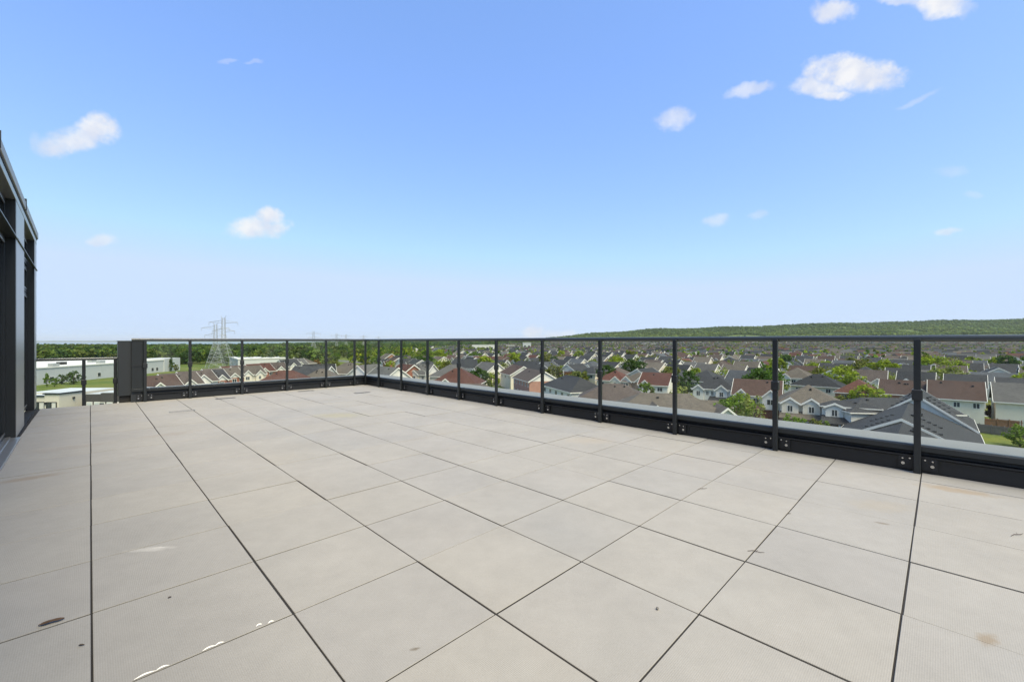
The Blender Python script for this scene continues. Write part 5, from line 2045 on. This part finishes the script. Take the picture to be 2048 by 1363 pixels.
for k, (px, py, H, wb, lab) in enumerate([(447, 738, 34.5, 13.5, 'tallest steel lattice pylon behind the left terraced row'), (431, 734, 31, 10.5, 'slightly shorter lattice pylon just behind the tallest one'),
                                          (627, 711.5, 31, 10, 'distant lattice pylon behind the fourth short-railing pane'), (673, 706, 30, 9.5, 'third distant lattice pylon toward the corner'),
                                          (692, 703.5, 30, 9.5, 'fourth distant lattice pylon close by the third'), (727, 701, 30, 9.5, 'distant lattice pylon at the railing corner'), (757, 699, 28, 9, 'faint lattice pylon just past the corner post')]):
    pylon(lab, px, py, H, wb, k)


# ------------------------------------------------------------------ street lamps, cars
def street_lamp(label, px, py, H, rz):
    x, y, _ = gpt(px, py)
    th = thing('street_lamp', label, 'street lamp', (x, y, GROUND), R(rz), 'street lamps')
    link('pole', MB().tube([(0, 0, -.2), (0, 0, H * .5), (0, 0, H * .92)], [.14, .11, .08], 8).mesh('pole', 'galvanised', smooth=True), th)
    link('arm', MB().tube([(0, 0, H * .90), (.3, 0, H * .97), (1.0, 0, H), (1.9, 0, H)], [.075, .07, .06, .05], 6).mesh('arm', 'galvanised', smooth=True), th)
    link('lamp_head', MB().prism([(1.8, H - .10), (2.6, H - .08), (2.6, H + .04), (1.8, H + .09)], lambda p, t: (p[0], t, p[1]), -.16, .16).mesh('lamp_head', 'galvanised', bevel=.02), th)


for a in [('curved grey street lamp beside the lime tree', 1127, 775, 7.5, 20), ('street lamp standing beside the small lawn', 851, 781, 7.5, 200), ('street lamp by the red-roofed brick house', 783, 775, 7.0, 160),
          ('slim street lamp behind the middle panes', 1021, 742, 9.0, 30), ('street lamp in front of the tan brick house', 1267, 795, 7.5, 180), ('tall pole in the green gap on the long railing side', 1893, 752, 9.0, 100)]:
    street_lamp(*a)


def car(label, px, py, rz, colr):
    x, y, _ = gpt(px, py)
    th = thing('parked_car', label, 'car', (x, y, GROUND + .2), R(rz), 'parked cars')
    prof = [(-2.2, .35), (2.2, .35), (2.25, .75), (2.0, .92), (1.1, 1.0), (.55, 1.42), (-1.2, 1.46), (-1.9, 1.05), (-2.25, .95)]
    link('body', MB().prism(prof, lambda p, t: (p[0], t, p[1]), -.88, .88).mesh('car_body', 'car_paint', bevel=.07, segs=2), th, color=colr)
    gl = MB().prism([(1.0, 1.02), (.52, 1.36), (-1.15, 1.39), (-1.7, 1.06)], lambda p, t: (p[0], t, p[1]), -.895, .895)
    link('window', gl.mesh('car_window', 'window_glass'), th)
    link('windscreen', MB().add([(1.12, -.7, 1.02), (1.12, .7, 1.02), (.60, .62, 1.41), (.60, -.62, 1.41), (1.08, -.7, 1.0), (1.08, .7, 1.0), (.56, .62, 1.39), (.56, -.62, 1.39)],
                                [(0, 1, 2, 3), (7, 6, 5, 4), (0, 4, 5, 1), (1, 5, 6, 2), (2, 6, 7, 3), (3, 7, 4, 0)]).mesh('windscreen', 'window_glass'), th)
    for (wx, wy) in ((1.4, .80), (1.4, -.80), (-1.4, .80), (-1.4, -.80)):
        o = link('wheel', MB().bar((wx, wy - .11, .33), (wx, wy + .11, .33), .33, 16).mesh('tyre', 'rubber_black'), th)
        sg = 1 if wy > 0 else -1
        link('rim', MB().bar((wx, wy + sg * .112, .33), (wx, wy + sg * .125, .33), .2, 12).mesh('rim', 'aluminium'), o)
    for sy in (-.6, .6):
        link('headlight', MB().box(2.2, 2.27, sy - .2, sy + .2, .68, .82).mesh('headlight', 'garage_white'), th)


car('dark car parked beside the large grey hip roof', 872, 784, 80, (.03, .032, .036))
car('silver car parked behind the dark one', 878, 776, 80, (.45, .46, .47))
car('dark car on the street before the pale corner gable', 791, 778, 75, (.05, .02, .02))
car('white car in the driveway beside the twin gabled house', 1556, 866, 56, (.6, .6, .6))

# ------------------------------------------------------------------ distinct labels for houses and trees
EDGE = [(1835, 11), (1552, 10), (1352, 9), (1204, 8), (1088, 7), (994, 6), (919, 5), (855, 4), (803, 3), (757, 2), (733, 1)]


def pane_of(x, y):
    px = 1024 + F_PX * x / y
    if px >= 733:
        for e, n_ in EDGE:
            if px >= e:
                return f'{ordinal(n_)} long-railing pane from the corner'
    for e, n_ in ((652, 1), (574, 2), (484, 3), (380, 4)):
        if px >= e:
            return f'{ordinal(n_)} short-railing pane from the corner'
    return 'short-railing pane nearest the dark box'


cnt = {}
for h_ in sorted(HOUSES, key=lambda r: r[4]):
    if h_[6]:
        h_[3]['label'] = h_[6]
        h_[3]['group'] = 'houses of the suburb'
        continue
    p = pane_of(h_[0], h_[1])
    k = (p, h_[5])
    cnt[k] = cnt.get(k, 0) + 1
    h_[3]['label'] = f"{h_[5]} house, {ordinal(cnt[k])} such one back behind {p}"
    h_[3]['group'] = 'houses of the suburb'
cnt = {}
for t_ in sorted(TREES, key=lambda r: r[3]):
    t_[2]['group'] = 'trees among the houses'
    if t_[5]:
        t_[2]['label'] = t_[5]
        continue
    p = pane_of(t_[0], t_[1])
    k = (p, t_[4])
    cnt[k] = cnt.get(k, 0) + 1
    t_[2]['label'] = f"{t_[4]} tree, {ordinal(cnt[k])} such one back behind {p}"

# ------------------------------------------------------------------ haze
hz = MB().box(-31000, 16000, -4000, 25000, -90, 260)
me = hz.mesh('haze', 'bark')
me.materials.clear()
hm = bpy.data.materials.new('haze_air')
hm.use_nodes = True
nt = hm.node_tree
for n in list(nt.nodes):
    nt.nodes.remove(n)
ho = nt.nodes.new('ShaderNodeOutputMaterial')
pv = nt.nodes.new('ShaderNodeVolumePrincipled')
pv.inputs['Color'].default_value = (0.84, 0.94, 1.0, 1)
pv.inputs['Density'].default_value = 0.000030
pv.inputs['Anisotropy'].default_value = 0.0
nt.links.new(pv.outputs[0], ho.inputs['Volume'])
me.materials.append(hm)
tag(link('haze', me), 'thin bluish haze in the air over the plain', None, None, 'stuff')
